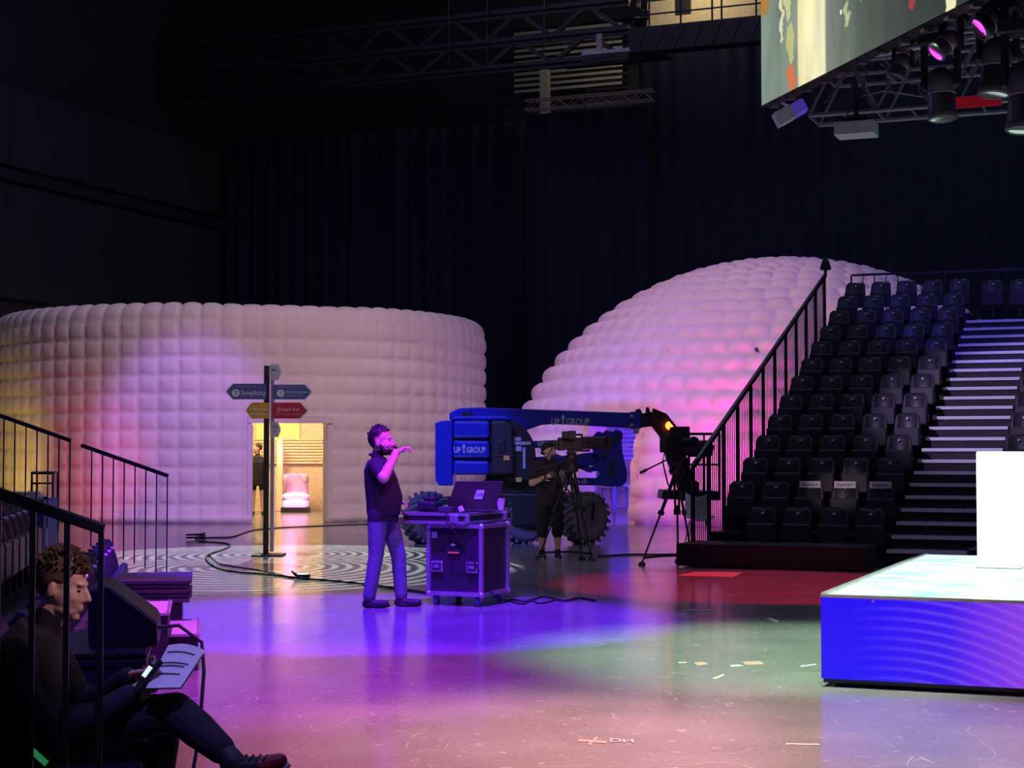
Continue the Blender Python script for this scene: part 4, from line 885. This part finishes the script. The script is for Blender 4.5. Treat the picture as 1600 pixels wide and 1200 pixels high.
# near arm
B.chain([g(-.10,-.20,.82),g(-.055,-.265,.68),g(.055,-.27,.545)],[.078,.068,.060],'hood'); B.chain([g(.055,-.27,.545),g(.19,-.24,.595),g(.315,-.185,.672)],[.060,.054,.044],'hood')
B.hand(g(.325,-.18,.678),(.75,.35,.35),(-.1,.8,.35),1,.75,k=.98)
# far arm
B.chain([g(-.10,.20,.82),g(-.02,.24,.66),g(.05,.20,.58)],[.078,.066,.058],'hood'); B.chain([g(.05,.20,.58),g(.19,.08,.65),g(.27,.0,.715)],[.058,.050,.042],'hood'); B.hand(g(.28,-.005,.72),(.8,-.2,.15),(.1,-.5,-.8),-1,.8,k=.98)
# crossed near leg, supporting far leg
B.chain([g(-.06,-.09,.49),g(.22,-.11,.555),g(.475,-.11,.605)],[.105,.094,.072],'trouser'); B.chain([g(.475,-.11,.605),g(.58,-.22,.555),g(.68,-.31,.50)],[.072,.068,.054],'trouser')
B.chain([g(.67,-.305,.505),g(.715,-.335,.475)],[.037,.035],'skin')
B.chain([g(.715,-.335,.475),g(.735,-.345,.455)],[.043,.044],'shoe'); B.chain([g(.725,-.345,.440),g(.82,-.345,.440),g(.90,-.345,.462)],[.042,.040,.030],['shoe','shoered'])
B.chain([g(-.06,.10,.46),g(.20,.11,.46),g(.38,.10,.45)],[.100,.088,.070],'trouser'); B.chain([g(.38,.10,.45),g(.36,.10,.24),g(.34,.10,.10)],[.068,.060,.05],'trouser'); B.chain([g(.33,.10,.055),g(.48,.10,.04)],[.05,.04],'shoe')
B.finish(sm_,.0058,['skin','hood','trouser','shoe','shoered'],4)
hair_cap(hd,sm_,'brown',420,length=.024,top=.016,cover=.008,seed=3); eyes(hd,sm_)
MB().tube([g(.70,-.365,.402),g(.79,-.375,.398),g(.89,-.365,.420),g(.935,-.345,.452)],.011,6).build('shoe_sole','sole',sm_)
for k in range(4): MB().tube([g(.770+.025*k,-.375,.470),g(.780+.025*k,-.345,.484),g(.770+.025*k,-.315,.470)],.005,5).build('shoe_lace','ink',sm_)
wt=thing('radio_pack','black belt radio pack with pink and green stickers on the seated man','radio',g(.0,-.225,.46))
axr=(Vector((.75,0,-.66)),Vector((0,1,0)),Vector((.66,0,.75)))
MB().box(g(.02,-.225,.50),(.11,.035,.085),axr).build('body','grip',wt,bev=.008)
MB().box(g(.0,-.245,.462),(.085,.006,.022),axr).build('green_sticker','green',wt); MB().box(g(-.005,-.245,.535),(.02,.006,.07),axr).build('pink_sticker','pinks',wt)
ph=thing('cordless_phone','black cordless phone with lit display in the seated man\'s hand','phone',g(.39,-.17,.70)); pd=Vector((.55,.25,.78)).normalized(); pn_=Vector((-.62,-.45,.62)); pn_=(pn_-pd*pn_.dot(pd)).normalized(); pt=pn_.cross(pd); axp=(pt,pn_,pd)
pc=g(.385,-.18,.745); pb=MB().box(pc,(.050,.024,.150),axp).build('body','grip',ph,bev=.009); MB().box(pc+pn_*.013+pd*.012,(.036,.003,.045),axp).build('display','phone_lcd',pb); MB().box(pc+pn_*.013+pd*.055,(.032,.003,.022),axp).build('ear_piece','silver',pb); MB().box(pc+pn_*.013+pd*.038,(.024,.003,.006),axp).build('logo_strip','ink',pb)
pa=thing('paper_sheets','lilac-lit printed sheets held by the seated man','papers',g(.42,-.05,.67))
for k,(dx,dz) in enumerate(((0,0),(.012,-.006))):
    Yp=6.33+.02*k; n=8; vs=[]
    cor=[at(228+dx*300,1075,Yp-.16),at(282+dx*300,1074,Yp-.18),at(320,1016,Yp+.08),at(263,1008,Yp+.10)]
    for i in range(n+1):
        for j in range(n+1):
            u=i/n; v=j/n; p=(cor[0]*(1-u)+cor[1]*u)*(1-v)+(cor[3]*(1-u)+cor[2]*u)*v; p=p+ZZ*(.014*math.sin(PI*u)*v-.006*k); vs.append(p)
    m=MB(); m.add(vs,[(i*(n+1)+j,(i+1)*(n+1)+j,(i+1)*(n+1)+j+1,i*(n+1)+j+1) for i in range(n) for j in range(n)],True); sh=m.build('sheet','paper',pa)
    if k==0:
        for v in (.80,.55,.48,.30):
            l=MB(); q=[]
            for i in range(7):
                u=.10+.75*i/6*(.9 if v<.5 else 1); p=(cor[0]*(1-u)+cor[1]*u)*(1-v)+(cor[3]*(1-u)+cor[2]*u)*v; q.append(p+ZZ*(.014*math.sin(PI*u)*v)+Vector((0,-.0035,.003)))
            l.tube(q,.0022,4); l.build('printed_line','ink',sh)
# ---- small figure in the doorway and crew member on the catwalk
SX=Vector((at(402,790,41.5).x,41.5,0)); dw=thing('person','person in dark jacket just inside the lit doorway','person',SX); B=Body()
for sx in (-.08,.10): B.chain([g(sx,0,.86),g(sx*1.2,0,.46),g(sx*1.3,0,.09)],[.08,.055,.042],'skin'); B.cap(g(sx*1.3,.03,.05),g(sx*1.3+.03,-.14,.04),.05,.04,'shoe')
B.loft([(g(0,0,.72),.17,.13),(g(0,0,1.0),.18,.13),(g(0,0,1.3),.21,.12),(g(0,0,1.46),.12,.08)],(1,0,0),'hood'); B.cap(g(0,0,1.44),g(0,0,1.56),.055,.055,'skin'); hd=B.head(g(0,0,1.65),(-1,-.2,0),(0,0,1)); 
for sx in (-1,1): B.chain([g(sx*.2,0,1.38),g(sx*.25,-.03,1.1),g(sx*.22,-.12,.9)],[.065,.055,.045],'hood'); B.hand(g(sx*.22,-.12,.9),(0,-.3,-1),(-sx,0,0),sx,.5)
B.finish(dw,.014,['skin','hood','shoe']); hair_cap(hd,dw,'hair')
# ================================================================== LEFT TRIBUNE
LA=Vector((-.983,-.182,0)); LF=Vector((-.182,.983,0)); LB=Vector((-1.467,5.96,0)); LR=math.atan2(.983,-.182)
def Lp(a,t,z=0): return LB+LA*a+LF*t+ZZ*z
tr=thing('left_tribune','black stepped seating deck at the left edge','tribune',Lp(1.5,5))
for i in range(1,4):
    MB().box(Lp(.78+.85*(i-.5),5.1,.35*i-.05),(.85,12,.10),(LA,LF,ZZ)).build('deck','black',tr); MB().box(Lp(.80+.85*(i-1),5.1,.35*i-.2),(.03,12,.28),(LA,LF,ZZ)).build('riser','black',tr)
    MB().box(Lp(.79+.85*(i-1),5.1,.35*i-.01),(.03,12,.03),(LA,LF,ZZ)).build('step_nosing','nosing',tr)
for t in range(20):
    tt=.45+.51*t; lab='black seat in the left tribune front row, '+(f'{ORD[t-1]} beyond the seated man' if t else 'under the seated man')
    if t in (2,3,4): continue
    oc=place_seat(Lp(.42,tt,.0),LR,lab,'seats on the left tribune')
    if t==0:
        for ch in oc.children:
            if ch.name.startswith('seat_pan'): ch.rotation_euler=(PI/2,0,0); ch.location=(0,.14,.335)     # folded down under the sitter
for t in range(10,20):
    place_seat(Lp(1.22,.45+.51*t,.35),LR,f'black seat in the left tribune second row, {ORD[t-10]} counted from the near end','seats on the left tribune')
def rail(name,label,t,a0_,a1_,z0,zb0,gap,bw,rw,foot=True):
    o=thing(name,label,'railing',Lp(a0_,t)); sl=.365
    MB().bar(Lp(a0_-.01,t,z0+a0_*sl),Lp(a1_,t,z0+a1_*sl),rw,rw*.9).build('top_rail','steel',o,bev=.006)
    n=int((a1_-a0_)/gap+1e-6)
    for k in range(n+1):
        a=a0_+gap*k; zz=zb0+.41*max(0,a-.0)*(1 if zb0>.1 else 0)
        MB().box(Lp(a,t,(zz+z0+a*sl)/2),(bw,bw*1.6,z0+a*sl-zz),(LA,LF,ZZ)).build('baluster','steel',o)
    if zb0>.1: MB().bar(Lp(a0_,t,zb0+.02),Lp(a1_,t,zb0+.02+.41*(a1_-a0_)*0),.02).build('bottom_rail','steel',o)
    return o
rail('stair_railing','dark barred handrail closest to the viewer, before the seated man',0,0,1.43,1.30,.02,.118,.020,.045)
rail('stair_railing','far black barred handrail ending beside the floor, lower of the pair',11.03,0,.85,1.33,.32,.1063,.013,.045)
rail('stair_railing','far black barred handrail higher up at the left picture edge',11.03,.955,2.7,1.335,.34,.1063,.013,.045)
# stage monitor wedge on a trunk
tk=thing('storage_chest','low dark equipment trunk beside the seated man carrying the wedge monitor','trunk',Lp(.22,1.75))
MB().box(Lp(.22,2.05,.33),(.64,.95,.64),(LA,LF,ZZ)).build('body','wood',tk,bev=.02)
for z in (.08,.46,.63): MB().box(Lp(.22,2.05,z),(.665,.975,.03),(LA,LF,ZZ)).build('trim','steel',tk,bev=.004)
MB().box(Lp(.22,2.05,.668),(.655,.965,.016),(LA,LF,ZZ)).build('lid','grip',tk)
for t in (1.75,2.3): MB().box(Lp(-.115,t,.52),(.03,.08,.10),(LA,LF,ZZ)).build('latch','alu',tk,bev=.006)
wd=thing('stage_monitor','black wedge-shaped monitor with sloping front on the trunk','monitor',Lp(.2,1.8,.676))
side=[(137,922),(164,916),(245,976),(247,1000),(138,1010)]; zmin=.677
pts=[at(x,y,7.72) for x,y in side]; dz=zmin-min(p.z for p in pts)
for p in pts: p.z+=dz
pts[3].z=pts[4].z=zmin
MB().prism(pts,LF*.64).build('cabinet','black',wd,bev=.008)
MB().tube([pts[1]+Vector((0,-.004,.004)),pts[2]+Vector((0,-.004,.004))],.006,6).build('edge_piping','greyhead',wd)
gr_=[pts[1]+(pts[2]-pts[1])*.06+LF*.04,pts[1]+(pts[2]-pts[1])*.94+LF*.04,pts[1]+(pts[2]-pts[1])*.94+LF*.60,pts[1]+(pts[2]-pts[1])*.06+LF*.60]
nn=(gr_[1]-gr_[0]).cross(LF).normalized(); nn=nn if nn.z>0 else -nn
MB().prism([p+nn*.001 for p in gr_],nn*.008).build('grille','grip',wd)
single('monitor_cable',MB().tube([pts[2]+LF*.1+ZZ*-.02,pts[2]+LF*.1+Vector((.10,0,-.01)),pts[2]+Vector((.19,.1,-.09)),pts[2]+Vector((.21,.05,-.22)),pts[2]+Vector((.20,.0,-.50)),pts[2]+Vector((.16,0,-.74))],.009,8),'greyhead','thin grey cable arching down from the wedge monitor','cable')
# step boxes
def step_box(px0,px1,yf,z,depth,label,slot):
    p0=gnd(px0,yf,z); p1=gnd(px1,yf,z); w=(p1-p0).length; x=Vector((1,0,0)); c=(p0+p1)/2+LF*depth/2; o=thing('step_box',label,'step',Vector((c.x,c.y,0)))
    MB().box(Vector((c.x,c.y,z/2-.01)),(w-.02,depth-.02,z-.02),(Vector((LF.y,-LF.x,0)),LF,ZZ)).build('body','wood',o); ax=(Vector((LF.y,-LF.x,0)),LF,ZZ)
    MB().box(Vector((c.x,c.y,z-.012)),(w+.01,depth+.01,.024),ax).build('tread','whsign',o,bev=.004)
    for k in (-1,1): MB().box(Vector((c.x,c.y,z+.003))+ax[0]*k*(w/2-.01),(.02,depth,.012),ax).build('edge_trim','alu',o)
    if slot: MB().box(Vector(((p0+p1).x/2,p0.y+.006,z-.10)),(.09,.012,.03),ax).build('hand_slot','alu',o,bev=.01)
    return o
step_box(250,311,990,.27,1.05,'low step box on the floor with a magenta-lit tread',True)
step_box(222,264,957,.47,.9,'higher step box behind, with a magenta-lit tread under the board stack',False)
bs=thing('board_stack','stack of blue-lit boards at the end of the front row','board stack',Lp(.05,7.1,.0))
MB().box(Lp(.03,7.5,.21),(.46,.85,.40),(LA,LF,ZZ)).build('support','black',bs)
for k in range(5): MB().box(Lp(.02+.012*((k*7)%3-1),7.5+.01*(k%2),.425+.036*k),(.56+.03*((k*5)%3-1),.92,.028),(LA,LF,ZZ)).build('board','greyhead',bs,bev=.004)
# far left: tall case with papers, frame trolley
fcx=at(32,790,18.2); tc_=thing('tall_flight_case','tall flight case with white edges behind the far handrail','flight case',(fcx.x,18.5,0))
MB().box((fcx.x,18.5,.54),(.52,.5,1.04)).build('body','navy',tc_)
for sx in (-.26,.26): MB().box((fcx.x+sx,18.25,.54),(.035,.035,1.08)).build('edge_profile','white',tc_)
MB().box((fcx.x,18.25,1.07),(.55,.035,.035)).build('edge_profile','white',tc_)
pp=thing('paper_pile','loose white paper pile on the tall flight case','papers',(fcx.x,18.4,1.09))
for k in range(4): MB().box((fcx.x+.02*(k%2),18.4,1.094+.012*k),(.34-.03*k,.22,.008),(Vector((1,.15*k,0)),Vector((-.15*k,1,0)),ZZ)).build('sheet','paper',pp)
tx=gnd(69,857); tro=thing('frame_trolley','black tubular frame stand before the round inflatable','stand',tx)
for sx in (-.17,.17):
    for sy in (-.15,.15): MB().cyl(tx+Vector((sx,sy,0)),tx+Vector((sx,sy,1.24)),.018,n=8).build('leg','black',tro)
for z in (1.06,1.22): MB().box(tx+Vector((0,-.15,z)),(.36,.03,.03)).build('crossbar','black',tro)
for k in range(6): MB().box(tx+Vector((-.16+.064*k,0,1.235)),(.035,.34,.03)).build('top_slat','black',tro)
# white shell chair beside the grandstand corner
cx=gnd(1092,857); wc=thing('shell_chair','pale shell chair behind the grandstand corner','chair',cx)
m=MB(); vs=[]; n=10
for i in range(n+1):
    t=i/n
    for j in range(n+1):
        u=-1+2*j/n; y=-.22+.42*min(1,t*1.6); z=.45+.02*u*u+max(0,t-.55)*.85; vs.append(cx+Vector((u*(.24-.05*t),y+.06*max(0,t-.6),z+.05*u*u)))
m.add(vs,[(i*(n+1)+j,(i+1)*(n+1)+j,(i+1)*(n+1)+j+1,i*(n+1)+j+1) for i in range(n) for j in range(n)],True); o=m.build('seat_shell','white',wc); q=o.modifiers.new('s','SOLIDIFY'); q.thickness=.015
for sx in (-1,1):
    for sy in (-1,1): MB().cyl(cx+Vector((sx*.13,sy*.13,.45)),cx+Vector((sx*.22,sy*.22,0)),.012,n=8).build('leg','alu',wc)
# ================================================================== OVERHEAD RIG
YS=16.0; P0=at(1190,165,YS); d=ray(1515,0); P1=Vector((0,0,H))+d*((P0.z-H)/d.z); sd=(P1-P0); sd.z=0; L_=sd.length; sd.normalize()
scr=thing('led_wall','large overhead video wall with a pale column picture','screen',P0); scr.rotation_euler=(0,0,math.atan2(sd.y,sd.x))
MB().add([(0,0,0),(L_+1.5,0,0),(L_+1.5,0,2.6),(0,0,2.6)],[(0,1,2,3)]).build('picture','screen',scr,local=True)
sgn=1 if (Vector((-sd.y,sd.x,0)).dot(Vector((0,0,0))-P0)<0) else -1
MB().box(((L_+1.5)/2,sgn*.07,1.3),(L_+1.5,.13,2.62)).build('cabinet','black',scr,local=True)
for k in range(14): MB().box((.2+.37*k,sgn*.05,-.03),(.06,.08,.05)).build('cabinet_latch','greyhead',scr,local=True)
def truss(name,label,p0,p1,h,w,r=.025,pitch=.5,m='steel',group=None):
    o=thing(name,label,'truss',p0); d=(p1-p0); n=max(2,int(d.length/pitch)); x=d.normalized(); s=-x.cross(ZZ).normalized()
    for a in (0,1):
        for z in (0,1): MB().cyl(p0+s*a*w+ZZ*z*h,p1+s*a*w+ZZ*z*h,r,n=8).build('chord',m,o)
    for a in (0,1):
        for k in range(n):
            q0=p0+d*(k/n)+s*a*w; q1=p0+d*((k+1)/n)+s*a*w; up=k%2==0
            MB().cyl(q0+(ZZ*0 if up else ZZ*h),q1+(ZZ*h if up else ZZ*0),r*.6,n=6).build('lacing',m,o)
    for k in range(n+1): 
        q=p0+d*(k/n)
        for z in (0,h): MB().cyl(q+ZZ*z,q+s*w+ZZ*z,r*.6,n=6).build('cross_tube',m,o)
    return o
tp=at(1264,181,16.0)
truss('lighting_truss','dark box truss hanging below the video wall, front run',tp,tp+U*2.9,.62,.5,.022,.30,'truss')
tp2=at(1290,120,16.6); truss('lighting_truss','dark box truss hanging close behind the video wall edge',tp2,tp2+U*3.0,.5,.5,.02,.33,'truss')
tp3=at(1400,60,15.4); truss('lighting_truss','dark box truss hanging above the moving heads',tp3,tp3+U*2.4,.42,.42,.02,.28,'truss')
single('hanging_pipe',MB().cyl(at(1333,91,14.3),at(1450,70,13.6),.028,n=10),'silver','pale horizontal pipe under the video wall','pipe')
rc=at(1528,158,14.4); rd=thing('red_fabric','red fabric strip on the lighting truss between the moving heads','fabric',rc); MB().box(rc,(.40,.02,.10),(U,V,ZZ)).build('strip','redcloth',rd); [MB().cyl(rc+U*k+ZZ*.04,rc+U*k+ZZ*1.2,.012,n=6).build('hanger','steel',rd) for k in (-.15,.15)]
def moving_head(px0,py0,px1,py1,Y,wpx,lens,label,yoke=True):
    a=at(px0,py0,Y); b=at(px1,py1,Y-.02); r=wpx/2*Y/F; ax=(b-a); L=ax.length; ax.normalize(); o=thing('moving_head_light',label,'stage light',a,0,'stage lights under the video wall')
    MB().lathe([(r*.55,-r*.5),(r*.95,-r*.15),(r,r*.3),(r,L*.38),(r*.9,L*.40),(r*.9,L*.44),(r,L*.46),(r*1.02,L*.80),(r*1.10,L*.84),(r*1.12,L*.97),(r*.95,L),(r*.93,L-.012)],a,ax,24).build('head_barrel','greyhead',o)
    MB().cyl(a+ax*(L-.03),a+ax*(L-.012),r*.94,n=24).build('lens','%s'%lens,o); MB().lathe([(r*1.01,L*.405),(r*1.01,L*.435)],a,ax,24).build('ring','silver',o)
    s=Vector((.85,-.5,0)).normalized(); s=(s-ax*s.dot(ax)).normalized(); 
    for k in (-1,1): MB().box(a+s*k*(r*1.25)+ZZ*(r*.9)+ax*L*.05,(r*.35,r*.9,r*3.4),(s,s.cross(ZZ),ZZ)).build('yoke_arm','black',o,bev=.01)
    MB().box(a+ZZ*(r*2.7),(r*3.0,r*2.0,r*.8),(s,s.cross(ZZ),ZZ)).build('base','black',o,bev=.015)
    MB().cyl(a+ZZ*r*3.0,a+ZZ*(r*3.0+.16),.02,n=8).build('clamp','silver',o); return o
moving_head(1470,118,1473,188,13.3,42,'palel','grey moving head pointing straight down below the video wall')
moving_head(1560,72,1553,150,13.0,46,'palel','grey moving head beside the red fabric strip')
moving_head(1602,110,1599,206,12.4,50,'palel','moving head cut off by the right picture edge')
moving_head(1412,92,1398,122,13.8,26,'lens','small unlit lamp tilted left under the video wall')
moving_head(1489,58,1461,84,12.9,30,'magl','magenta-lit lamp tilted left below the screen edge')
moving_head(1556,28,1529,46,12.6,36,'magl','uppermost lamp with a round glowing magenta lens')
sb=at(1338,203,14.2); o=thing('silver_speaker','flat silver box hanging on a cable under the truss','speaker',sb); MB().box(sb,(.34,.25,.115),(U,V,ZZ)).build('cabinet','silver',o,bev=.008); MB().cyl(sb+ZZ*.05,sb+ZZ*.40,.02,n=8).build('hanger','steel',o); MB().box(sb+ZZ*.075,(.2,.16,.05),(U,V,ZZ)).build('connector_block','black',o)
sb=at(1234,177,14.8); ax=(Vector((.85,-.1,.45)).normalized(),Vector((0,1,0)),Vector((-.45,0,.85))); o=thing('tilted_speaker','small tilted box with a violet end under the video wall corner','speaker',sb); MB().box(sb-ax[0]*.06,(.16,.16,.13),ax).build('cabinet','silver',o,bev=.006); MB().box(sb+ax[0]*.085,(.13,.15,.125),ax).build('violet_end','purplebox',o,bev=.02); MB().cyl(sb+ZZ*.05,Vector((P0.x+.14,P0.y-.35,P0.z-.05)),.015,n=8).build('bracket','silver',o)
rnd=random.Random(5)
for k,(a,b,lab) in enumerate(((( 1320,190),(1345,100),'cable rising from the silver box to the pipe'),((1345,150),(1450,152),'pale cable running along the truss'),((1345,100),(1360,165),'cable looping beside the truss brace'),((1375,100),(1400,150),'cable sagging under the small unlit lamp'),((1290,160),(1335,110),'cable tied to the truss end'),((1420,130),(1455,160),'cable behind the downward moving head'))):
    p=at(*a,14.2); q=at(*b,14.2); single('rig_cable',MB().tube([p,p*.7+q*.3+Vector((.03,0,.05)),p*.35+q*.65+Vector((-.03,0,.03)),q],.009,6),'greyhead',lab,'cable')
# ---- gantry steelwork and catwalk at the back
GD=46.0
gn=thing('catwalk_gantry','dark steel catwalk gantry of heavy beams high at the back','gantry',hall(s_at(650,GD),GD,13.1))
sa,sb_=s_at(60,GD),s_at(985,GD)
for z,th in ((13.15,.26),(13.95,.34),(14.80,.34)): MB().box(hall((sa+sb_)/2,GD,z),(sb_-sa,.3,th*.4),(U,V,ZZ)).build('flange','steel',gn); MB().box(hall((sa+sb_)/2,GD,z-.10),(sb_-sa,.1,th*.6),(U,V,ZZ)).build('beam_web','steel',gn)
k=0; s=sb_-.3
while s>sa:
    for (z0,z1) in ((13.2,13.9),(14.0,14.75)):
        MB().bar(hall(s,GD,z0),hall(s-1.0,GD,z1),.13).build('brace','steel',gn); MB().bar(hall(s-2.0,GD,z0),hall(s-1.0,GD,z1),.13).build('brace','steel',gn)
    s-=2.2
MB().box(hall((sb_+s_at(1200,GD))/2,GD+.2,13.56),(s_at(1200,GD)-sb_,.6,.72),(U,V,ZZ)).build('catwalk_deck','black',gn)
for k in range(14): MB().bar(hall(sb_+.28*k,GD-.12,13.25 if k%2 else 13.85),hall(sb_+.28*(k+1),GD-.12,13.85 if k%2 else 13.25),.03).build('deck_lacing','steel',gn)
for k in range(3): MB().bar(hall(sb_,GD+.4,14.0+.40*k),hall(s_at(1200,GD),GD+.4,14.0+.40*k),.04).build('guard_rail','black',gn)
for px in (1010,1060,1110,1125,1180): MB().bar(hall(s_at(px,GD),GD+.4,13.9),hall(s_at(px,GD),GD+.4,15.0),.05).build('guard_post','black',gn)
MB().box(hall(s_at(960,GD+1.4),GD+1.4,13.42),(3.4,1.2,.08),(U,V,ZZ)).build('catwalk_deck','black',gn)
for px in (700,760,850): MB().cyl(hall(s_at(px,GD-.3),GD-.3,13.3),hall(s_at(px,GD-.3),GD-.3,20),.02,n=6).build('hanger_rod','steel',gn)
single('steel_column',MB().box(hall(s_at(852,51.5),51.5,12.6),(.28,.28,3.4),(U,V,ZZ)),'grating','pale vertical steel column above the short lit truss','column')
lv=thing('wall_louvre','rows of pale horizontal louvres behind the gantry','louvre',hall(s_at(890,52.6),52.6,12.6))
for k in range(5,16): MB().box(hall(s_at(888,52.6),52.6,12.9+.20*k),(3.9,.06,.09),(U,V,ZZ)).build('louvre_slat','grating',lv)
cr=thing('control_room','lit cream control room wall behind the catwalk','room',hall(s_at(1100,50.5),50.6,14.3)); MB().box(hall(s_at(1105,50.6),50.6,15.4),(3.8,.1,2.2),(U,V,ZZ)).build('wall','beige',cr); MB().box(hall(s_at(1070,50.5),50.52,15.75),(.5,.06,.6),(U,V,ZZ)).build('window','black',cr)
pt_=at(820,161,51.3); pe=hall(s_at(1020,47.9),47.9,12.22)
truss('short_truss','short lit lattice truss carrying the narrow drape',hall(s_at(820,47.9),47.9,12.22),pe,.30,.3,.025,.33,'grating')
truss('long_truss','faint long lattice truss above the wide drape',hall(s_at(350,48.5),48.5,12.35),hall(s_at(815,48.5),48.5,12.35),.30,.3,.02,.7,'steel')
ob=thing('profile_luminaire','pale beam lamp bar hanging in the gantry bay','lamp bar',hall(s_at(948,45.4),45.4,13.1)); MB().box(hall(s_at(948,45.4),45.4,13.16),(1.45,.12,.10),(U,V,ZZ)).build('bar','silver',ob); MB().box(hall(s_at(948,45.4),45.4,12.92),(1.45,.12,.06),(U,V,ZZ)).build('lower_bar','steel',ob); MB().box(hall(s_at(938,45.4),45.4,13.45),(.16,.12,.5),(U,V,ZZ)).build('hanger','grating',ob)
point('gantry_lamp',hall(s_at(925,50.6),50.4,14.9),30,(1,.85,.55),.15); point('gantry_lamp',hall(s_at(1095,49.4),48.8,16.2),110,(1,.85,.5),.15)
SX=hall(s_at(1002,GD+1.3),GD+1.3,13.46); cw=thing('person','crew member in dark clothes high on the catwalk','person',SX); B=Body()
for sx in (-.09,.09): B.chain([g(sx,0,.82),g(sx,0,.45),g(sx,0,.08)],[.085,.06,.05],'tee'); B.cap(g(sx,.02,.05),g(sx,-.14,.04),.045,.04,'shoe')
B.loft([(g(0,0,.78),.16,.11),(g(.02,0,1.05),.18,.12),(g(0,0,1.28),.20,.11),(g(-.02,0,1.38),.11,.08)],(1,0,0),'tee'); B.cap(g(-.02,0,1.36),g(-.04,0,1.46),.055,.055,'skin'); hd=B.head(g(-.05,-.02,1.54),(-.5,-.8,-.2),(0,0,1))
for sx in (-1,1): B.chain([g(sx*.19,0,1.32),g(sx*.25,-.05,1.08),g(sx*.05-.1,-.25,1.05)],[.06,.05,.04],'tee'); B.hand(g(sx*.05-.1,-.25,1.05),(-.3,-1,0),(0,0,-1),sx,.5)
B.finish(cw,.016,['skin','tee','shoe']); hair_cap(hd,cw,'hair')
# ================================================================== FLOOR DETAILS
def floor_cable(label,pts,r=.016,m='cable'):
    P=[gnd(x,y) for x,y in pts]; Q=[]
    for k in range(len(P)-1):
        p0=P[max(k-1,0)]; p1=P[k]; p2=P[k+1]; p3=P[min(k+2,len(P)-1)]
        for i in range(5):
            t=i/5; Q.append(.5*((2*p1)+(p2-p0)*t+(2*p0-5*p1+4*p2-p3)*t*t+(3*p1-p0-3*p2+p3)*t**3))
    Q.append(P[-1])
    for q in Q: q.z=r
    return single('floor_cable',MB().tube(Q,r,6),m,label,'cable')
floor_cable('black cable running past the lit doorway of the round inflatable',[(305,843),(330,841),(362,840),(393,830),(432,826),(468,824),(520,822),(575,820),(640,818)],.014)
floor_cable('black cable winding from the coil towards the standing man',[(310,847),(345,849),(360,853),(350,859),(333,865),(322,872),(326,880),(340,889),(370,895),(420,899),(470,905),(520,909),(570,914),(620,921),(668,928)],.013)
floor_cable('thin cable crossing the ring pattern on the floor',[(325,866),(340,880),(360,885),(400,891),(430,897),(458,903)],.008)
floor_cable('black cable bundle on the floor right of the flight case',[(782,944),(800,938),(820,941),(850,934),(880,940),(905,936),(930,940)],.011)
floor_cable('loose dark cable tail beside the flight case castor',[(790,938),(815,945),(830,940),(845,944),(870,938)],.009)
floor_cable('cable lying between the two television tripods',[(935,871),(985,868),(1035,868),(1085,867)],.016)
cn=gnd(474,904); o=thing('cable_connector','black cable connector box lying on the floor before the standing man','connector',cn); MB().box(cn+ZZ*.03,(.16,.14,.06)).build('housing','grip',o,bev=.015); MB().tube([cn+Vector((-.08,0,.05)),cn+Vector((-.14,-.03,.09)),cn+Vector((-.10,.05,.03))],.012,6).build('cable_loop','cable',o)
cn=gnd(306,844); co_=MB(); co_.tube([cn+Vector((.16*math.cos(a*.5),.22*math.sin(a*.5),.02+.004*a)) for a in range(26)],.018,6); single('cable_coil',co_,'cable','small black cable coil on the floor near the far handrail','cable coil')
def tape(name,pts,m,label): 
    mm=MB(); mm.prism([gnd(x,y,.003) for x,y in pts],(0,0,-.0025)); return single(name,mm,m,label,'floor tape')
cr_=thing('tape_cross','pinkish tape cross on the floor at the bottom of the picture','floor tape',gnd(925,1157))
for pts in (((903,1155),(948,1158),(948,1161),(903,1158)),((918,1163),(931,1151),(935,1152),(922,1164))): MB().prism([gnd(x,y,.004) for x,y in pts],(0,0,-.0035)).build('tape_strip','pinktape',cr_)
lt=thing('floor_lettering','white letters DH beside the tape cross on the floor','lettering',gnd(972,1157)); text('D',.16,gnd(962,1157,.004),(1,0,0),(0,1,0),'tape',lt,'letter',.001,sx=.62); text('H',.16,gnd(982,1158,.004),(1,0,0),(0,1,0),'tape',lt,'letter',.001,sx=.62)
tape('tape_strip',[(1068,952),(1119,952.5),(1119,954.5),(1068,954)],'tape','thin white tape line on the floor before the red light'); tape('tape_strip',[(1196,966),(1202,965),(1217,970),(1214,972)],'tape','short white tape dash left of the stage block')
tape('tape_strip',[(1060,1034),(1075,1034),(1072,1036),(1060,1036)],'tape','short white tape scrap left of the pink tape pieces'); tape('tape_strip',[(1083,1035),(1100,1034),(1108,1038),(1090,1040)],'pinktape','pale pink tape piece in the middle of the floor'); tape('tape_strip',[(1160,1034),(1188,1033),(1194,1038),(1165,1039)],'pinktape','pale pink tape piece nearer the stage block'); tape('tape_strip',[(1140,1039),(1155,1038),(1162,1041),(1143,1042)],'tape','white tape scrap between the pink tape pieces'); tape('tape_strip',[(1112,1060),(1130,1053),(1132,1055),(1118,1061)],'tape','short slanted white tape mark on the floor'); tape('tape_strip',[(1228,1161),(1280,1162),(1280,1164),(1228,1163)],'tape','long thin white tape line at the lower right'); tape('tape_strip',[(1250,1040),(1275,1037),(1276,1039),(1252,1042)],'tape','white tape dash beside the stage corner')
tape('floor_plate',[(1058,899),(1085,893.5),(1160,894),(1146,901)],'pinktape','flat pink-lit floor plate before the grandstand corner')
